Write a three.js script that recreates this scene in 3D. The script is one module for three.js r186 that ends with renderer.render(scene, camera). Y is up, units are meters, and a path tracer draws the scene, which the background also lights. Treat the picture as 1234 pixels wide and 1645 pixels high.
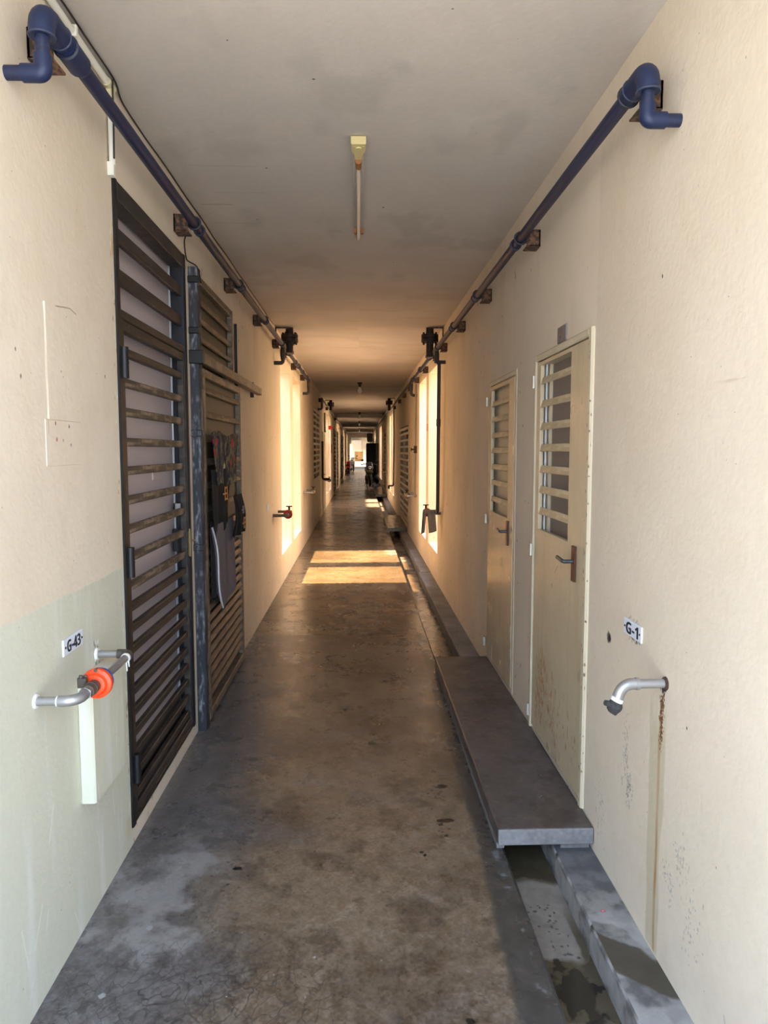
import * as THREE from 'three';
import { mergeGeometries, mergeVertices, toCreasedNormals } from 'three/addons/utils/BufferGeometryUtils.js';

// ---------------------------------------------------------------- camera, sky, sun, exposure
const scene = new THREE.Scene();
const camera = new THREE.PerspectiveCamera(71.14, 1234 / 1645, 0.05, 400);
camera.position.set(0, 1.65, 0);
camera.rotation.order = 'YXZ';
camera.rotation.set(THREE.MathUtils.degToRad(-4.945), THREE.MathUtils.degToRad(-1.965), 0);

const SKY = 1.06, SUN = 11.5;
{ // clear tropical sky: pale at the horizon, bluer overhead, the same all the way round
  const W = 64, Hh = 64, data = new Float32Array(W * Hh * 4);
  for (let j = 0; j < Hh; j++) for (let i = 0; i < W; i++) {
    const e = ((j + 0.5) / Hh - 0.5) * Math.PI, t = Math.max(0, Math.sin(e)), k = (j * W + i) * 4;
    const m = Math.pow(t, 0.5);
    const below = e < 0;
    data[k] = SKY * (below ? 0.62 : 0.96 - 0.56 * m);
    data[k + 1] = SKY * (below ? 0.62 : 1.06 - 0.34 * m);
    data[k + 2] = SKY * (below ? 0.62 : 1.18 + 0.08 * m);
    data[k + 3] = 1;
  }
  const sky = new THREE.DataTexture(data, W, Hh, THREE.RGBAFormat, THREE.FloatType);
  sky.mapping = THREE.EquirectangularReflectionMapping; sky.magFilter = THREE.LinearFilter; sky.minFilter = THREE.LinearFilter; sky.needsUpdate = true;
  scene.background = sky; scene.environment = sky;
}
const sun = new THREE.DirectionalLight(new THREE.Color().setRGB(1.0, 0.89, 0.70), SUN);
sun.name = 'sun'; sun.position.set(-19.5, 30, -28.6); sun.target.position.set(0, 0, -29);
sun.castShadow = true; sun.shadow.radius = 2.5; sun.shadow.mapSize.set(4096, 4096);
Object.assign(sun.shadow.camera, { left: -45, right: 45, top: 45, bottom: -45, near: 1, far: 80 });
scene.add(sun, sun.target);

const renderer = new THREE.WebGLRenderer({ antialias: true });
renderer.toneMapping = THREE.LinearToneMapping;
renderer.toneMappingExposure = 6.5;
renderer.shadowMap.enabled = true; renderer.shadowMap.type = THREE.PCFSoftShadowMap;

// ---------------------------------------------------------------- helpers
let seed = 20240611;
const rnd = () => { seed = (seed * 1664525 + 1013904223) >>> 0; return seed / 4294967296; };
const rr = (a, b) => a + (b - a) * rnd();
const PERM = new Uint8Array(65536); { let s = 977; for (let i = 0; i < 65536; i++) { s = (s * 1103515245 + 12345) >>> 0; PERM[i] = s >>> 23; } }
const lat = (x, y) => PERM[((x * 7919 + y * 104729) ^ (x * 31) ^ ((y * 131) << 3)) & 65535] / 255;
function vnoise(x, y, per = 0) {
  let xi = Math.floor(x), yi = Math.floor(y); const fx = x - xi, fy = y - yi, u = fx * fx * (3 - 2 * fx), v = fy * fy * (3 - 2 * fy);
  let x1 = xi + 1, y1 = yi + 1;
  if (per) { xi = ((xi % per) + per) % per; yi = ((yi % per) + per) % per; x1 = ((x1 % per) + per) % per; y1 = ((y1 % per) + per) % per; }
  const a = lat(xi, yi), b = lat(x1, yi), c = lat(xi, y1), d = lat(x1, y1);
  return a + (b - a) * u + (c - a) * v + (a - b - c + d) * u * v;
}
function fbm(x, y, o = 4, per = 0) { let s = 0, a = 0.5, n = 0; for (let i = 0; i < o; i++) { s += a * vnoise(x + i * 17, y + i * 31, per); n += a; a *= 0.55; x *= 2; y *= 2; per *= 2; } return s / n; }
const clamp = (v, a = 0, b = 1) => v < a ? a : v > b ? b : v;
const sm = (a, b, x) => { const t = clamp((x - a) / (b - a)); return t * t * (3 - 2 * t); };
const mix = (a, b, t) => [a[0] + (b[0] - a[0]) * t, a[1] + (b[1] - a[1]) * t, a[2] + (b[2] - a[2]) * t];

// a picture of matter laid out in metres: u from u0 to u1, v from v0 to v1; fn gives sRGB 0..255
class Pic {
  constructor(w, h, u0, u1, v0, v1) { Object.assign(this, { w, h, u0, u1, v0, v1 }); this.d = new Float32Array(w * h * 3); }
  fill(fn) { let k = 0; for (let j = 0; j < this.h; j++) { const v = this.v0 + (j + 0.5) / this.h * (this.v1 - this.v0); for (let i = 0; i < this.w; i++) { const c = fn(this.u0 + (i + 0.5) / this.w * (this.u1 - this.u0), v); this.d[k++] = c[0]; this.d[k++] = c[1]; this.d[k++] = c[2]; } } return this; }
  blot(u, v, ru, rv, col, a, rough = 0.35, soft = 0.3) { // an irregular spot
    const sx = this.w / (this.u1 - this.u0), sy = this.h / (this.v1 - this.v0), cx = (u - this.u0) * sx, cy = (v - this.v0) * sy, rx = Math.max(0.7, ru * sx), ry = Math.max(0.7, rv * sy), ph = u * 91 + v * 57;
    for (let j = Math.max(0, Math.floor(cy - ry * 1.5)); j <= Math.min(this.h - 1, cy + ry * 1.5); j++) for (let i = Math.max(0, Math.floor(cx - rx * 1.5)); i <= Math.min(this.w - 1, cx + rx * 1.5); i++) {
      const dx = (i - cx) / rx, dy = (j - cy) / ry, r = Math.hypot(dx, dy) + rough * 2 * (fbm(dx * 1.7 + ph, dy * 1.7 - ph, 3) - 0.5);
      const t = a * (1 - sm(1 - soft, 1, r)); if (t <= 0) continue; const k = (j * this.w + i) * 3;
      this.d[k] += (col[0] - this.d[k]) * t; this.d[k + 1] += (col[1] - this.d[k + 1]) * t; this.d[k + 2] += (col[2] - this.d[k + 2]) * t;
    }
  }
  line(pts, wid, col, a) { for (let i = 1; i < pts.length; i++) { const [x0, y0] = pts[i - 1], [x1, y1] = pts[i], L = Math.hypot(x1 - x0, y1 - y0), n = Math.max(1, Math.ceil(L / (wid * 0.8))); for (let k = 0; k < n; k++) { const t = k / n; this.blot(x0 + (x1 - x0) * t, y0 + (y1 - y0) * t, wid, wid, col, a, 0.3, 0.6); } } }
  tex(srgb = true) {
    const o = new Uint8Array(this.w * this.h * 4); for (let i = 0, k = 0; i < o.length; i += 4, k += 3) { o[i] = clamp(this.d[k], 0, 255); o[i + 1] = clamp(this.d[k + 1], 0, 255); o[i + 2] = clamp(this.d[k + 2], 0, 255); o[i + 3] = 255; }
    const t = new THREE.DataTexture(o, this.w, this.h, THREE.RGBAFormat); if (srgb) t.colorSpace = THREE.SRGBColorSpace;
    t.wrapS = t.wrapT = THREE.RepeatWrapping; t.magFilter = THREE.LinearFilter; t.minFilter = THREE.LinearMipmapLinearFilter; t.generateMipmaps = true;
    const du = this.u1 - this.u0, dv = this.v1 - this.v0; t.repeat.set(1 / du, 1 / dv); t.offset.set(-this.u0 / du, -this.v0 / dv); t.needsUpdate = true; return t;
  }
}
const grey = (fn, w, size) => new Pic(w, w, 0, size, 0, size).fill((u, v) => { const g = 255 * fn(u, v); return [g, g, g]; }).tex(false);

const std = (o) => new THREE.MeshStandardMaterial(Object.assign({ roughness: 0.8, metalness: 0 }, o));
const rgb = (r, g, b) => new THREE.Color().setRGB(r / 255, g / 255, b / 255, THREE.SRGBColorSpace);

// geometry; depth d runs away from the camera along -z, uv in metres
function uvm(g) { // box projection
  if (g.index) g = g.toNonIndexed();
  const p = g.attributes.position; g.computeVertexNormals(); const n = g.attributes.normal, uv = new Float32Array(p.count * 2);
  for (let i = 0; i < p.count; i += 3) {
    const ax = Math.abs(n.getX(i) + n.getX(i + 1) + n.getX(i + 2)), ay = Math.abs(n.getY(i) + n.getY(i + 1) + n.getY(i + 2)), az = Math.abs(n.getZ(i) + n.getZ(i + 1) + n.getZ(i + 2));
    for (let k = i; k < i + 3; k++) { const x = p.getX(k), y = p.getY(k), d = -p.getZ(k); if (ax >= ay && ax >= az) { uv[2 * k] = d; uv[2 * k + 1] = y; } else if (ay >= az) { uv[2 * k] = x; uv[2 * k + 1] = d; } else { uv[2 * k] = x; uv[2 * k + 1] = y; } }
  }
  g.setAttribute('uv', new THREE.BufferAttribute(uv, 2)); return g;
}
function bx(x0, x1, y0, y1, d0, d1) { const g = new THREE.BoxGeometry(x1 - x0, y1 - y0, d1 - d0); g.translate((x0 + x1) / 2, (y0 + y1) / 2, -(d0 + d1) / 2); return uvm(g); }
// box with chamfered long edges; the long axis is the longest side
function cbx(x0, x1, y0, y1, d0, d1, c = 0.004) {
  const w = x1 - x0, h = y1 - y0, l = d1 - d0, m = Math.max(w, h, l); c = Math.min(c, 0.45 * Math.min(w, h, l));
  const oct = (a, b) => { const s = new THREE.Shape(); s.moveTo(-a / 2 + c, -b / 2); s.lineTo(a / 2 - c, -b / 2); s.lineTo(a / 2, -b / 2 + c); s.lineTo(a / 2, b / 2 - c); s.lineTo(a / 2 - c, b / 2); s.lineTo(-a / 2 + c, b / 2); s.lineTo(-a / 2, b / 2 - c); s.lineTo(-a / 2, -b / 2 + c); s.closePath(); return s; };
  let g;
  if (m === l) { g = new THREE.ExtrudeGeometry(oct(w, h), { depth: l, bevelEnabled: false }); g.translate(0, 0, -l / 2); }
  else if (m === h) { g = new THREE.ExtrudeGeometry(oct(w, l), { depth: h, bevelEnabled: false }); g.translate(0, 0, -h / 2); g.rotateX(-Math.PI / 2); }
  else { g = new THREE.ExtrudeGeometry(oct(l, h), { depth: w, bevelEnabled: false }); g.translate(0, 0, -w / 2); g.rotateY(Math.PI / 2); }
  g.translate((x0 + x1) / 2, (y0 + y1) / 2, -(d0 + d1) / 2); return uvm(g);
}
const V = (x, y, d) => new THREE.Vector3(x, y, -d);
function cyl(a, b, r0, r1 = r0, seg = 16, open = false) { // round bar from point a to point b
  const L = a.distanceTo(b), g = new THREE.CylinderGeometry(r1, r0, L, seg, 1, open); g.applyQuaternion(new THREE.Quaternion().setFromUnitVectors(new THREE.Vector3(0, 1, 0), b.clone().sub(a).normalize())); g.translate((a.x + b.x) / 2, (a.y + b.y) / 2, (a.z + b.z) / 2); return fix(g);
}
function fix(g) { g = g.index ? g.toNonIndexed() : g; for (const k of Object.keys(g.attributes)) if (!['position', 'normal', 'uv'].includes(k)) g.deleteAttribute(k); if (!g.attributes.uv) g.setAttribute('uv', new THREE.BufferAttribute(new Float32Array(g.attributes.position.count * 2), 2)); return g; }
function tube(pts, r, seg = 12, n = 0, tension = 0.5) { const c = new THREE.CatmullRomCurve3(pts, false, 'catmullrom', tension); return fix(new THREE.TubeGeometry(c, n || pts.length * 5, r, seg, false)); }
function elbow(a, corner, b, r, bend, seg = 16) { // swept quarter bend with straight ends
  const p = new THREE.CurvePath(), da = a.clone().sub(corner).normalize(), db = b.clone().sub(corner).normalize(), s = corner.clone().addScaledVector(da, bend), e = corner.clone().addScaledVector(db, bend);
  const q = new THREE.QuadraticBezierCurve3(s, corner.clone().lerp(s.clone().add(e).multiplyScalar(0.5), 0.18), e); const pts = [a]; for (let i = 0; i <= 8; i++) pts.push(q.getPoint(i / 8)); pts.push(b);
  for (let i = 1; i < pts.length; i++) p.add(new THREE.LineCurve3(pts[i - 1], pts[i]));
  const gs = []; // ring-to-ring skin
  const N = pts.length, pos = [], nor = [], idx = []; let up = new THREE.Vector3().crossVectors(da, db).normalize();
  for (let i = 0; i < N; i++) { const t = (i === 0 ? pts[1].clone().sub(pts[0]) : i === N - 1 ? pts[N - 1].clone().sub(pts[N - 2]) : pts[i + 1].clone().sub(pts[i - 1])).normalize(), s2 = new THREE.Vector3().crossVectors(t, up).normalize(); for (let k = 0; k <= seg; k++) { const an = k / seg * Math.PI * 2, v = up.clone().multiplyScalar(Math.cos(an)).addScaledVector(s2, Math.sin(an)); nor.push(v.x, v.y, v.z); pos.push(pts[i].x + v.x * r, pts[i].y + v.y * r, pts[i].z + v.z * r); } }
  for (let i = 0; i < N - 1; i++) for (let k = 0; k < seg; k++) { const a0 = i * (seg + 1) + k, b0 = a0 + seg + 1; idx.push(a0, a0 + 1, b0, b0, a0 + 1, b0 + 1); }
  const g = new THREE.BufferGeometry(); g.setAttribute('position', new THREE.Float32BufferAttribute(pos, 3)); g.setAttribute('normal', new THREE.Float32BufferAttribute(nor, 3)); g.setIndex(idx); gs.push(fix(g));
  for (const [pt, dir] of [[pts[0], da], [pts[N - 1], db]]) { const c = new THREE.CircleGeometry(r, seg); c.applyQuaternion(new THREE.Quaternion().setFromUnitVectors(new THREE.Vector3(0, 0, 1), dir)); c.translate(pt.x, pt.y, pt.z); gs.push(fix(c)); }
  return mergeGeometries(gs);
}
const ball = (c, rx, ry = rx, rz = rx, a = 16, b = 10) => { const g = new THREE.SphereGeometry(1, a, b); g.scale(rx, ry, rz); g.translate(c.x, c.y, c.z); return fix(g); };
const torus = (c, axis, R, r, a = 8, b = 24) => { const g = new THREE.TorusGeometry(R, r, a, b); g.applyQuaternion(new THREE.Quaternion().setFromUnitVectors(new THREE.Vector3(0, 0, 1), axis.clone().normalize())); g.translate(c.x, c.y, c.z); return fix(g); };
const used = {};
const numbered = (n) => { used[n] = (used[n] ?? -1) + 1; return used[n] ? n + '_' + String(used[n]).padStart(3, '0') : n; };
function obj(name, geos, m, parent = scene) {
  geos = Array.isArray(geos) ? geos : [geos]; const g = geos.length > 1 ? mergeGeometries(geos.map(fix)) : geos[0];
  const o = new THREE.Mesh(g, m); o.name = parent === scene ? numbered(name) : name; o.castShadow = o.receiveShadow = true; parent.add(o); return o;
}
function tag(o, label, category, group, kind) { if (label) o.userData.label = label; if (category) o.userData.category = category; if (group) o.userData.group = group; if (kind) o.userData.kind = kind; return o; }
function thing(name, label, category, pos = [0, 0, 0], group) { const o = new THREE.Group(); o.name = numbered(name); o.position.set(pos[0], pos[1], -pos[2]); scene.add(o); return tag(o, label, category, group); }
const struct = (o, label) => tag(o, label, null, null, 'structure');
// a part built in world coordinates, moved into its thing's frame
function part(name, geos, m, t) { geos = (Array.isArray(geos) ? geos : [geos]).map(fix); const g = geos.length > 1 ? mergeGeometries(geos) : geos[0].clone(); let p = t; const off = new THREE.Vector3(); while (p && p !== scene) { off.add(p.position); p = p.parent; } g.translate(-off.x, -off.y, -off.z); return obj(name, g, m, t); }

// ---------------------------------------------------------------- surfaces of the place
const L = -0.955, R = 0.965, H = 3.05, TH = 0.16, END = 60, FRONT = 0.22;   // inner wall faces, ceiling, wall thickness, corridor ends (depths)
const CREAM = [223, 207, 184];
const plasterBump = grey((u, v) => clamp(0.5 + 0.55 * (fbm(u * 64, v * 64, 3, 64) - 0.5) + 0.5 * (fbm(u * 8, v * 8, 3, 8) - 0.5)), 1024, 1);
function plaster(u, v, per = 0) { const n = fbm(u * 1.5, v * 1.5, 4, per), m = fbm(u * 9 + 40, v * 5, 3, per ? 0 : 0); const k = 1 + 0.07 * (n - 0.5); let c = [CREAM[0] * k, CREAM[1] * k * (1 + 0.02 * (n - 0.5)), CREAM[2] * k * (1 + 0.05 * (n - 0.5))]; return mix(c, [214, 194, 166], 0.22 * sm(0.56, 0.8, m)); }
const creamTile = new Pic(1024, 1024, 0, 4, 0, 4).fill((u, v) => { const n = fbm(u * 2, v * 2, 5, 8), k = 1 + 0.10 * (n - 0.5), s = fbm(u * 6, v * 1.5, 3, 0); return mix([CREAM[0] * k, CREAM[1] * k, CREAM[2] * k], [206, 176, 140], 0.22 * sm(0.55, 0.85, s)); });
for (let i = 0; i < 260; i++) creamTile.blot(rr(0, 4), Math.pow(rnd(), 2) * 3, rr(0.003, 0.012), rr(0.003, 0.02), [120, 100, 80], rr(0.2, 0.7));
const M = {};
M.cream = std({ map: creamTile.tex(), bumpMap: plasterBump, bumpScale: 0.0015, roughness: 0.82 });

// left wall beside the camera: cream above, an older grey-green coat below 1.18 m
const picL = new Pic(1180, 2000, 1.0, 2.95, 0, 3.05).fill((u, v) => {
  let c = plaster(u, v); const edge = 1.178 + 0.012 * (fbm(u * 5, 3, 3) - 0.5) + 0.004 * (fbm(u * 60, 9, 2) - 0.5);
  const g = fbm(u * 2.2 + 9, v * 1.6, 4), st = fbm(u * 14, v * 1.3 + 5, 3);
  let q = mix([212, 208, 184], [205, 202, 181], g); q = mix(q, [218, 216, 203], 0.8 * sm(0.5, 0.8, st)); q = mix(q, [205, 190, 160], 0.35 * sm(0.62, 0.85, fbm(u * 3 + 50, v * 3, 4)));
  c = mix(q, c, sm(edge - 0.003, edge + 0.003, v));
  const w = 0.5 * (fbm(u * 40, v * 40, 2) - 0.5) * 8; return [c[0] + w, c[1] + w, c[2] + w];
});
{ // marks: specks, screw holes of a removed box, the cut line of a patch, chipped paint at the gate edge
  const sp = (u, v, r, c = [110, 90, 75], a = 0.8) => picL.blot(u, v, r, r * rr(1, 1.8), c, a, 0.4, 0.4);
  for (let i = 0; i < 70; i++) sp(rr(1.3, 2.9), rr(0.05, 2.9), rr(0.0012, 0.003), [120, 100, 85], rr(0.3, 0.9));
  sp(2.295, 1.733, 0.005, [150, 60, 60]); sp(2.30, 1.683, 0.006, [140, 60, 60]); sp(2.40, 1.726, 0.005, [80, 60, 60]); sp(2.41, 1.666, 0.005, [90, 75, 70]); sp(2.35, 1.68, 0.004);
  sp(2.08, 1.857, 0.006, [90, 80, 70]); sp(2.055, 1.93, 0.005, [100, 88, 74]); sp(2.76, 1.925, 0.006, [90, 78, 66]); sp(2.35, 1.9, 0.003);
  picL.line([[2.5, 2.105], [2.45, 2.115], [2.40, 2.11], [2.33, 2.10]], 0.003, [130, 110, 92], 0.5); picL.line([[2.243, 2.08], [2.245, 1.9], [2.243, 1.7]], 0.0025, [165, 142, 116], 0.6);
  for (let i = 0; i < 60; i++) picL.blot(rr(2.86, 2.91), rr(0.1, 2.7), rr(0.002, 0.005), rr(0.004, 0.02), rnd() < 0.4 ? [120, 90, 60] : [246, 244, 238], rr(0.4, 0.9));
  for (let i = 0; i < 40; i++) picL.blot(rr(2.55, 2.60), rr(0.87, 0.96), rr(0.003, 0.008), rr(0.004, 0.012), rnd() < 0.5 ? [240, 238, 230] : [140, 130, 110], rr(0.5, 0.9));
  picL.blot(2.89, 2.44, 0.012, 0.05, [200, 140, 90], 0.5); picL.blot(2.86, 0.10, 0.05, 0.09, [205, 180, 140], 0.5, 0.5, 0.8);
  for (let i = 0; i < 14; i++) { const u = rr(1.9, 2.85), v = rr(0.1, 0.8); picL.line([[u, v], [u + rr(-0.06, 0.06), v + rr(-0.16, -0.05)]], rr(0.004, 0.009), [234, 232, 222], 0.25); }
}
M.wallL = std({ map: picL.tex(), bumpMap: plasterBump, bumpScale: 0.0016, roughness: 0.8 });

// right wall beside the camera: rust under the pipe stub, scraped patches near the ground
const picR = new Pic(1300, 2000, 0.9, 2.95, 0, 3.05).fill((u, v) => {
  let c = plaster(u + 30, v);
  const band = Math.abs(u - 2.225 - 0.03 * (fbm(1, v * 3, 3) - 0.5)) / (0.046 + 0.03 * fbm(7, v * 3, 2)); const below = 1 - sm(0.72, 0.88, v + 0.1 * (fbm(u * 60, v * 10, 2) - 0.5));
  c = mix(c, [194, 180, 148], 0.75 * below * (1 - sm(0.8, 1.0, band)));
  const core = Math.abs(u - 2.205 - 0.01 * (fbm(2, v * 6, 2) - 0.5)) / 0.014; c = mix(c, [160, 108, 60], 0.6 * below * (1 - sm(0.2, 1, core)) * (0.3 + fbm(u * 90, v * 8, 2)));
  const w = (fbm(u * 40, v * 40, 2) - 0.5) * 5; return [c[0] + w, c[1] + w, c[2] + w];
});
{
  const cluster = (u, v, su, sv, n, col, r0, r1, a = 0.8) => { for (let i = 0; i < n; i++) { const g = () => (rnd() + rnd() + rnd() - 1.5) * 1.1; picR.blot(u + g() * su, v + g() * sv, rr(r0, r1), rr(r0, r1) * rr(0.8, 2), col, a * rr(0.4, 1), 0.5, 0.4); } };
  for (let i = 0; i < 120; i++) picR.blot(rr(1.2, 2.9), rr(0.02, 2.9), rr(0.001, 0.0028), rr(0.001, 0.004), [110, 95, 84], rr(0.3, 0.9));
  cluster(2.195, 0.80, 0.014, 0.09, 240, [105, 66, 34], 0.002, 0.0045, 0.95); cluster(2.185, 0.90, 0.012, 0.02, 40, [60, 45, 34], 0.003, 0.007, 0.9);
  cluster(2.49, 0.55, 0.03, 0.12, 70, [146, 142, 138], 0.002, 0.007, 0.5); cluster(2.45, 0.44, 0.03, 0.06, 60, [110, 108, 104], 0.002, 0.006, 0.7);
  cluster(2.02, 0.40, 0.05, 0.07, 40, [140, 136, 130], 0.002, 0.006, 0.6); cluster(2.10, 0.30, 0.05, 0.06, 30, [130, 126, 122], 0.002, 0.006, 0.6); cluster(1.95, 0.25, 0.06, 0.1, 40, [140, 136, 132], 0.002, 0.006, 0.6);
  cluster(2.45, 0.985, 0.05, 0.012, 26, [90, 72, 55], 0.002, 0.006, 0.8); cluster(2.45, 1.052, 0.05, 0.006, 14, [110, 90, 70], 0.002, 0.004, 0.7);
  picR.blot(2.69, 0.925, 0.030, 0.028, [96, 84, 74], 0.9, 0.5, 0.4); picR.blot(2.685, 0.925, 0.014, 0.016, [30, 26, 24], 0.9);
  cluster(2.74, 0.2, 0.06, 0.15, 50, [160, 152, 140], 0.002, 0.007, 0.5); for (const [u, v] of [[1.72, 0.13], [1.70, 0.10], [1.74, 0.08], [1.75, 0.15]]) picR.line([[u, v], [u - 0.02, v - 0.05]], 0.003, [150, 150, 156], 0.6);
  picR.blot(2.02, 0.83, 0.004, 0.006, [60, 52, 48], 0.9); picR.blot(2.95, 1.75, 0.01, 0.1, [120, 96, 70], 0.3); picR.blot(2.3, 2.2, 0.005, 0.007, [50, 42, 36], 0.9); picR.blot(1.85, 1.83, 0.09, 0.006, [176, 154, 128], 0.3, 0.6, 0.8);
}
M.wallR = std({ map: picR.tex(), bumpMap: plasterBump, bumpScale: 0.0016, roughness: 0.8 });

// wall built of blocks round its openings [d0, d1, y0, y1]; side -1 left, 1 right
function wallBlocks(side, d0, d1, openings) {
  const xa = side < 0 ? L - TH : R, xb = side < 0 ? L : R + TH, gs = []; let d = d0;
  for (const [a0, b0, y0, y1] of openings.filter((o) => o[1] > d0 && o[0] < d1)) { const a = Math.max(a0, d0), b = Math.min(b0, d1); if (a > d) gs.push(bx(xa, xb, -0.3, H, d, a)); if (y0 > -0.3) gs.push(bx(xa, xb, -0.3, y0, a, b)); if (y1 < H) gs.push(bx(xa, xb, y1, H, a, b)); d = b; }
  if (d < d1) gs.push(bx(xa, xb, -0.3, H, d, d1)); return gs;
}
const openL = [[2.90, 4.05, 0.07, 2.71], [4.32, 5.48, 0.0, 2.66], [8.80, 10.03, 0.36, 2.70], [10.44, 11.68, 0.35, 2.70], [14.85, 17.30, 0.15, 2.56], [20.7, 22.2, 0.36, 2.70], [22.6, 24.1, 0.36, 2.70], [26.6, 28.9, 0.05, 2.45], [30.2, 32.4, 0.05, 2.45], [33.0, 34.2, 0.36, 2.70], [34.6, 35.8, 0.36, 2.70], [37.5, 40.0, 0.05, 2.45], [41.0, 43.2, 0.05, 2.45], [44.2, 45.4, 0.36, 2.70], [45.8, 47.0, 0.36, 2.70], [55.0, 56.2, 0.36, 2.70], [56.6, 57.8, 0.36, 2.70]];
const openR = [[2.945, 3.915, 0.10, 2.155], [4.385, 5.335, 0.09, 2.145], [8.82, 10.0, 0.36, 2.70], [10.36, 11.55, 0.35, 2.70], [14.05, 16.85, 0.10, 2.15], [20.0, 21.2, 0.36, 2.70], [21.65, 22.85, 0.36, 2.70], [26.2, 28.0, 0.05, 2.45], [31.0, 32.2, 0.36, 2.70], [32.6, 33.8, 0.36, 2.70], [37.6, 39.8, 0.05, 2.45], [43.0, 44.2, 0.36, 2.70], [44.6, 45.8, 0.36, 2.70], [48.0, 51.0, 0.05, 2.45], [54.0, 55.2, 0.36, 2.70], [55.6, 56.8, 0.36, 2.70]];
{
  const wl = struct(new THREE.Group(), 'long cream plastered wall on the left with gates and tall openings'); wl.name = 'wall_left'; scene.add(wl);
  obj('plaster_section', wallBlocks(-1, FRONT, 1.0, []), M.cream, wl); obj('plaster_section', wallBlocks(-1, 1.0, 2.92, openL), M.wallL, wl); obj('plaster_section', wallBlocks(-1, 2.92, END, openL), M.cream, wl);
  const pp = obj('plaster_patch', [cbx(L - 0.01, L + 0.004, 1.745, 2.10, 2.245, 2.497, 0.003), cbx(L - 0.01, L + 0.0025, 1.60, 1.745, 2.225, 2.50, 0.002)], M.wallL, wl); tag(pp, 'faint raised rectangle where a box was removed and plastered over');
  const wr = struct(new THREE.Group(), 'long cream plastered wall on the right with doors and tall openings'); wr.name = 'wall_right'; scene.add(wr);
  obj('plaster_section', wallBlocks(1, FRONT, 0.9, []), M.cream, wr); obj('plaster_section', wallBlocks(1, 0.9, 2.93, openR), M.wallR, wr); obj('plaster_section', wallBlocks(1, 2.93, END, openR), M.cream, wr);
}

// ceiling: grey-white limewash, damp clouds, cracks near the left wall
const picC = new Pic(1024, 2048, -1.15, 1.15, 1.6, 6.4).fill((u, v) => {
  const n = fbm(u * 1.3, v * 1.3, 5), k = 1 + 0.12 * (n - 0.5); let c = [197 * k, 187 * k, 176 * k];
  const cloud = sm(0.5, 0.62, fbm(u * 2.1 + 7, v * 1.4, 5)) * sm(0.05, 0.5, u) * sm(3.9, 2.9, v); c = mix(c, [208, 203, 192], 0.55 * cloud); c = mix(c, [168, 161, 150], 0.35 * sm(0.6, 0.75, fbm(u * 3 + 90, v * 2, 4)));
  const w = (fbm(u * 50, v * 50, 2) - 0.5) * 6; return [c[0] + w, c[1] + w, c[2] + w];
});
{
  const P = (px, py) => [(px - 577) / 1150, 0]; void P; const crack = (u0, u1, v, a, w = 0.0022, c = [120, 104, 88]) => { const pts = []; for (let t = 0; t <= 8; t++) pts.push([u0 + (u1 - u0) * t / 8, v + 0.010 * (fbm(t * 0.9 + v * 7, 2, 2) - 0.5)]); picC.line(pts, w, c, a); };
  crack(-0.83, -0.50, 3.70, 0.5); crack(-0.78, -0.50, 4.07, 0.55); crack(-0.90, -0.72, 4.26, 0.85, 0.0035, [96, 74, 56]); crack(-0.92, -0.60, 4.60, 0.6);
  for (const [u, v, r] of [[0.143, 4.28, 0.008], [-0.17, 2.85, 0.006], [-0.46, 3.72, 0.006], [-0.62, 4.52, 0.007], [0.26, 5.5, 0.006], [-0.45, 2.6, 0.004], [0.3, 2.4, 0.004]]) picC.blot(u, v, r, r, [60, 50, 42], 0.9);
  for (let i = 0; i < 60; i++) picC.blot(rr(-1, 1), rr(2, 6), rr(0.001, 0.003), rr(0.001, 0.004), [140, 128, 114], rr(0.3, 0.8));
}
M.ceilNear = std({ map: picC.tex(), bumpMap: plasterBump, bumpScale: 0.001, roughness: 0.85 });
const ceilTile = new Pic(512, 512, 0, 4, 0, 4).fill((u, v) => { const k = 1 + 0.13 * (fbm(u * 2, v * 2, 5, 8) - 0.5); return mix([197 * k, 187 * k, 176 * k], [166, 155, 138], 0.3 * sm(0.58, 0.8, fbm(u * 1.5, v * 4, 4))); });
M.ceil = std({ map: ceilTile.tex(), roughness: 0.85 });
{
  const c = struct(new THREE.Group(), 'flat grey-white limewashed ceiling running the length of the corridor'); c.name = 'ceiling'; scene.add(c);
  obj('slab', bx(L - TH, R + TH, H, H + 1.35, FRONT, 1.7), M.ceil, c); obj('slab', bx(L - TH, R + TH, H, H + 1.35, 1.7, 6.3), M.ceilNear, c); obj('slab', bx(L - TH, R + TH, H, H + 1.35, 6.3, END), M.ceil, c);
  for (const d of [28.2, 39.5, 50.5]) obj('beam', bx(L, R, H - 0.13, H, d, d + 0.35), M.ceil, c);
}

// ---------------------------------------------------------------- floor, drain, kerb, slabs
const roughTile = grey((u, v) => clamp(0.60 + 0.45 * (fbm(u * 8, v * 8, 4, 16) - 0.5) + 0.12 * (fbm(u * 64, v * 64, 2, 128) - 0.5)), 512, 2);
const concBump = grey((u, v) => clamp(0.5 + 0.5 * (fbm(u * 48, v * 48, 4, 48) - 0.5)), 512, 1);
const LIP = 0.60, KERB = 0.805;
const cellRnd = (i, j, k) => lat(i * 3 + k * 101, j * 5 + k * 57);
function cracks(u, v) { // distance to the borders of a cell pattern
  const i0 = Math.floor(u), j0 = Math.floor(v); let a = 9, b = 9; for (let j = -1; j <= 1; j++) for (let i = -1; i <= 1; i++) { const dx = i0 + i + cellRnd(i0 + i, j0 + j, 1) - u, dy = j0 + j + cellRnd(i0 + i, j0 + j, 2) - v, d = dx * dx + dy * dy; if (d < a) { b = a; a = d; } else if (d < b) b = d; } return Math.sqrt(b) - Math.sqrt(a);
}
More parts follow.
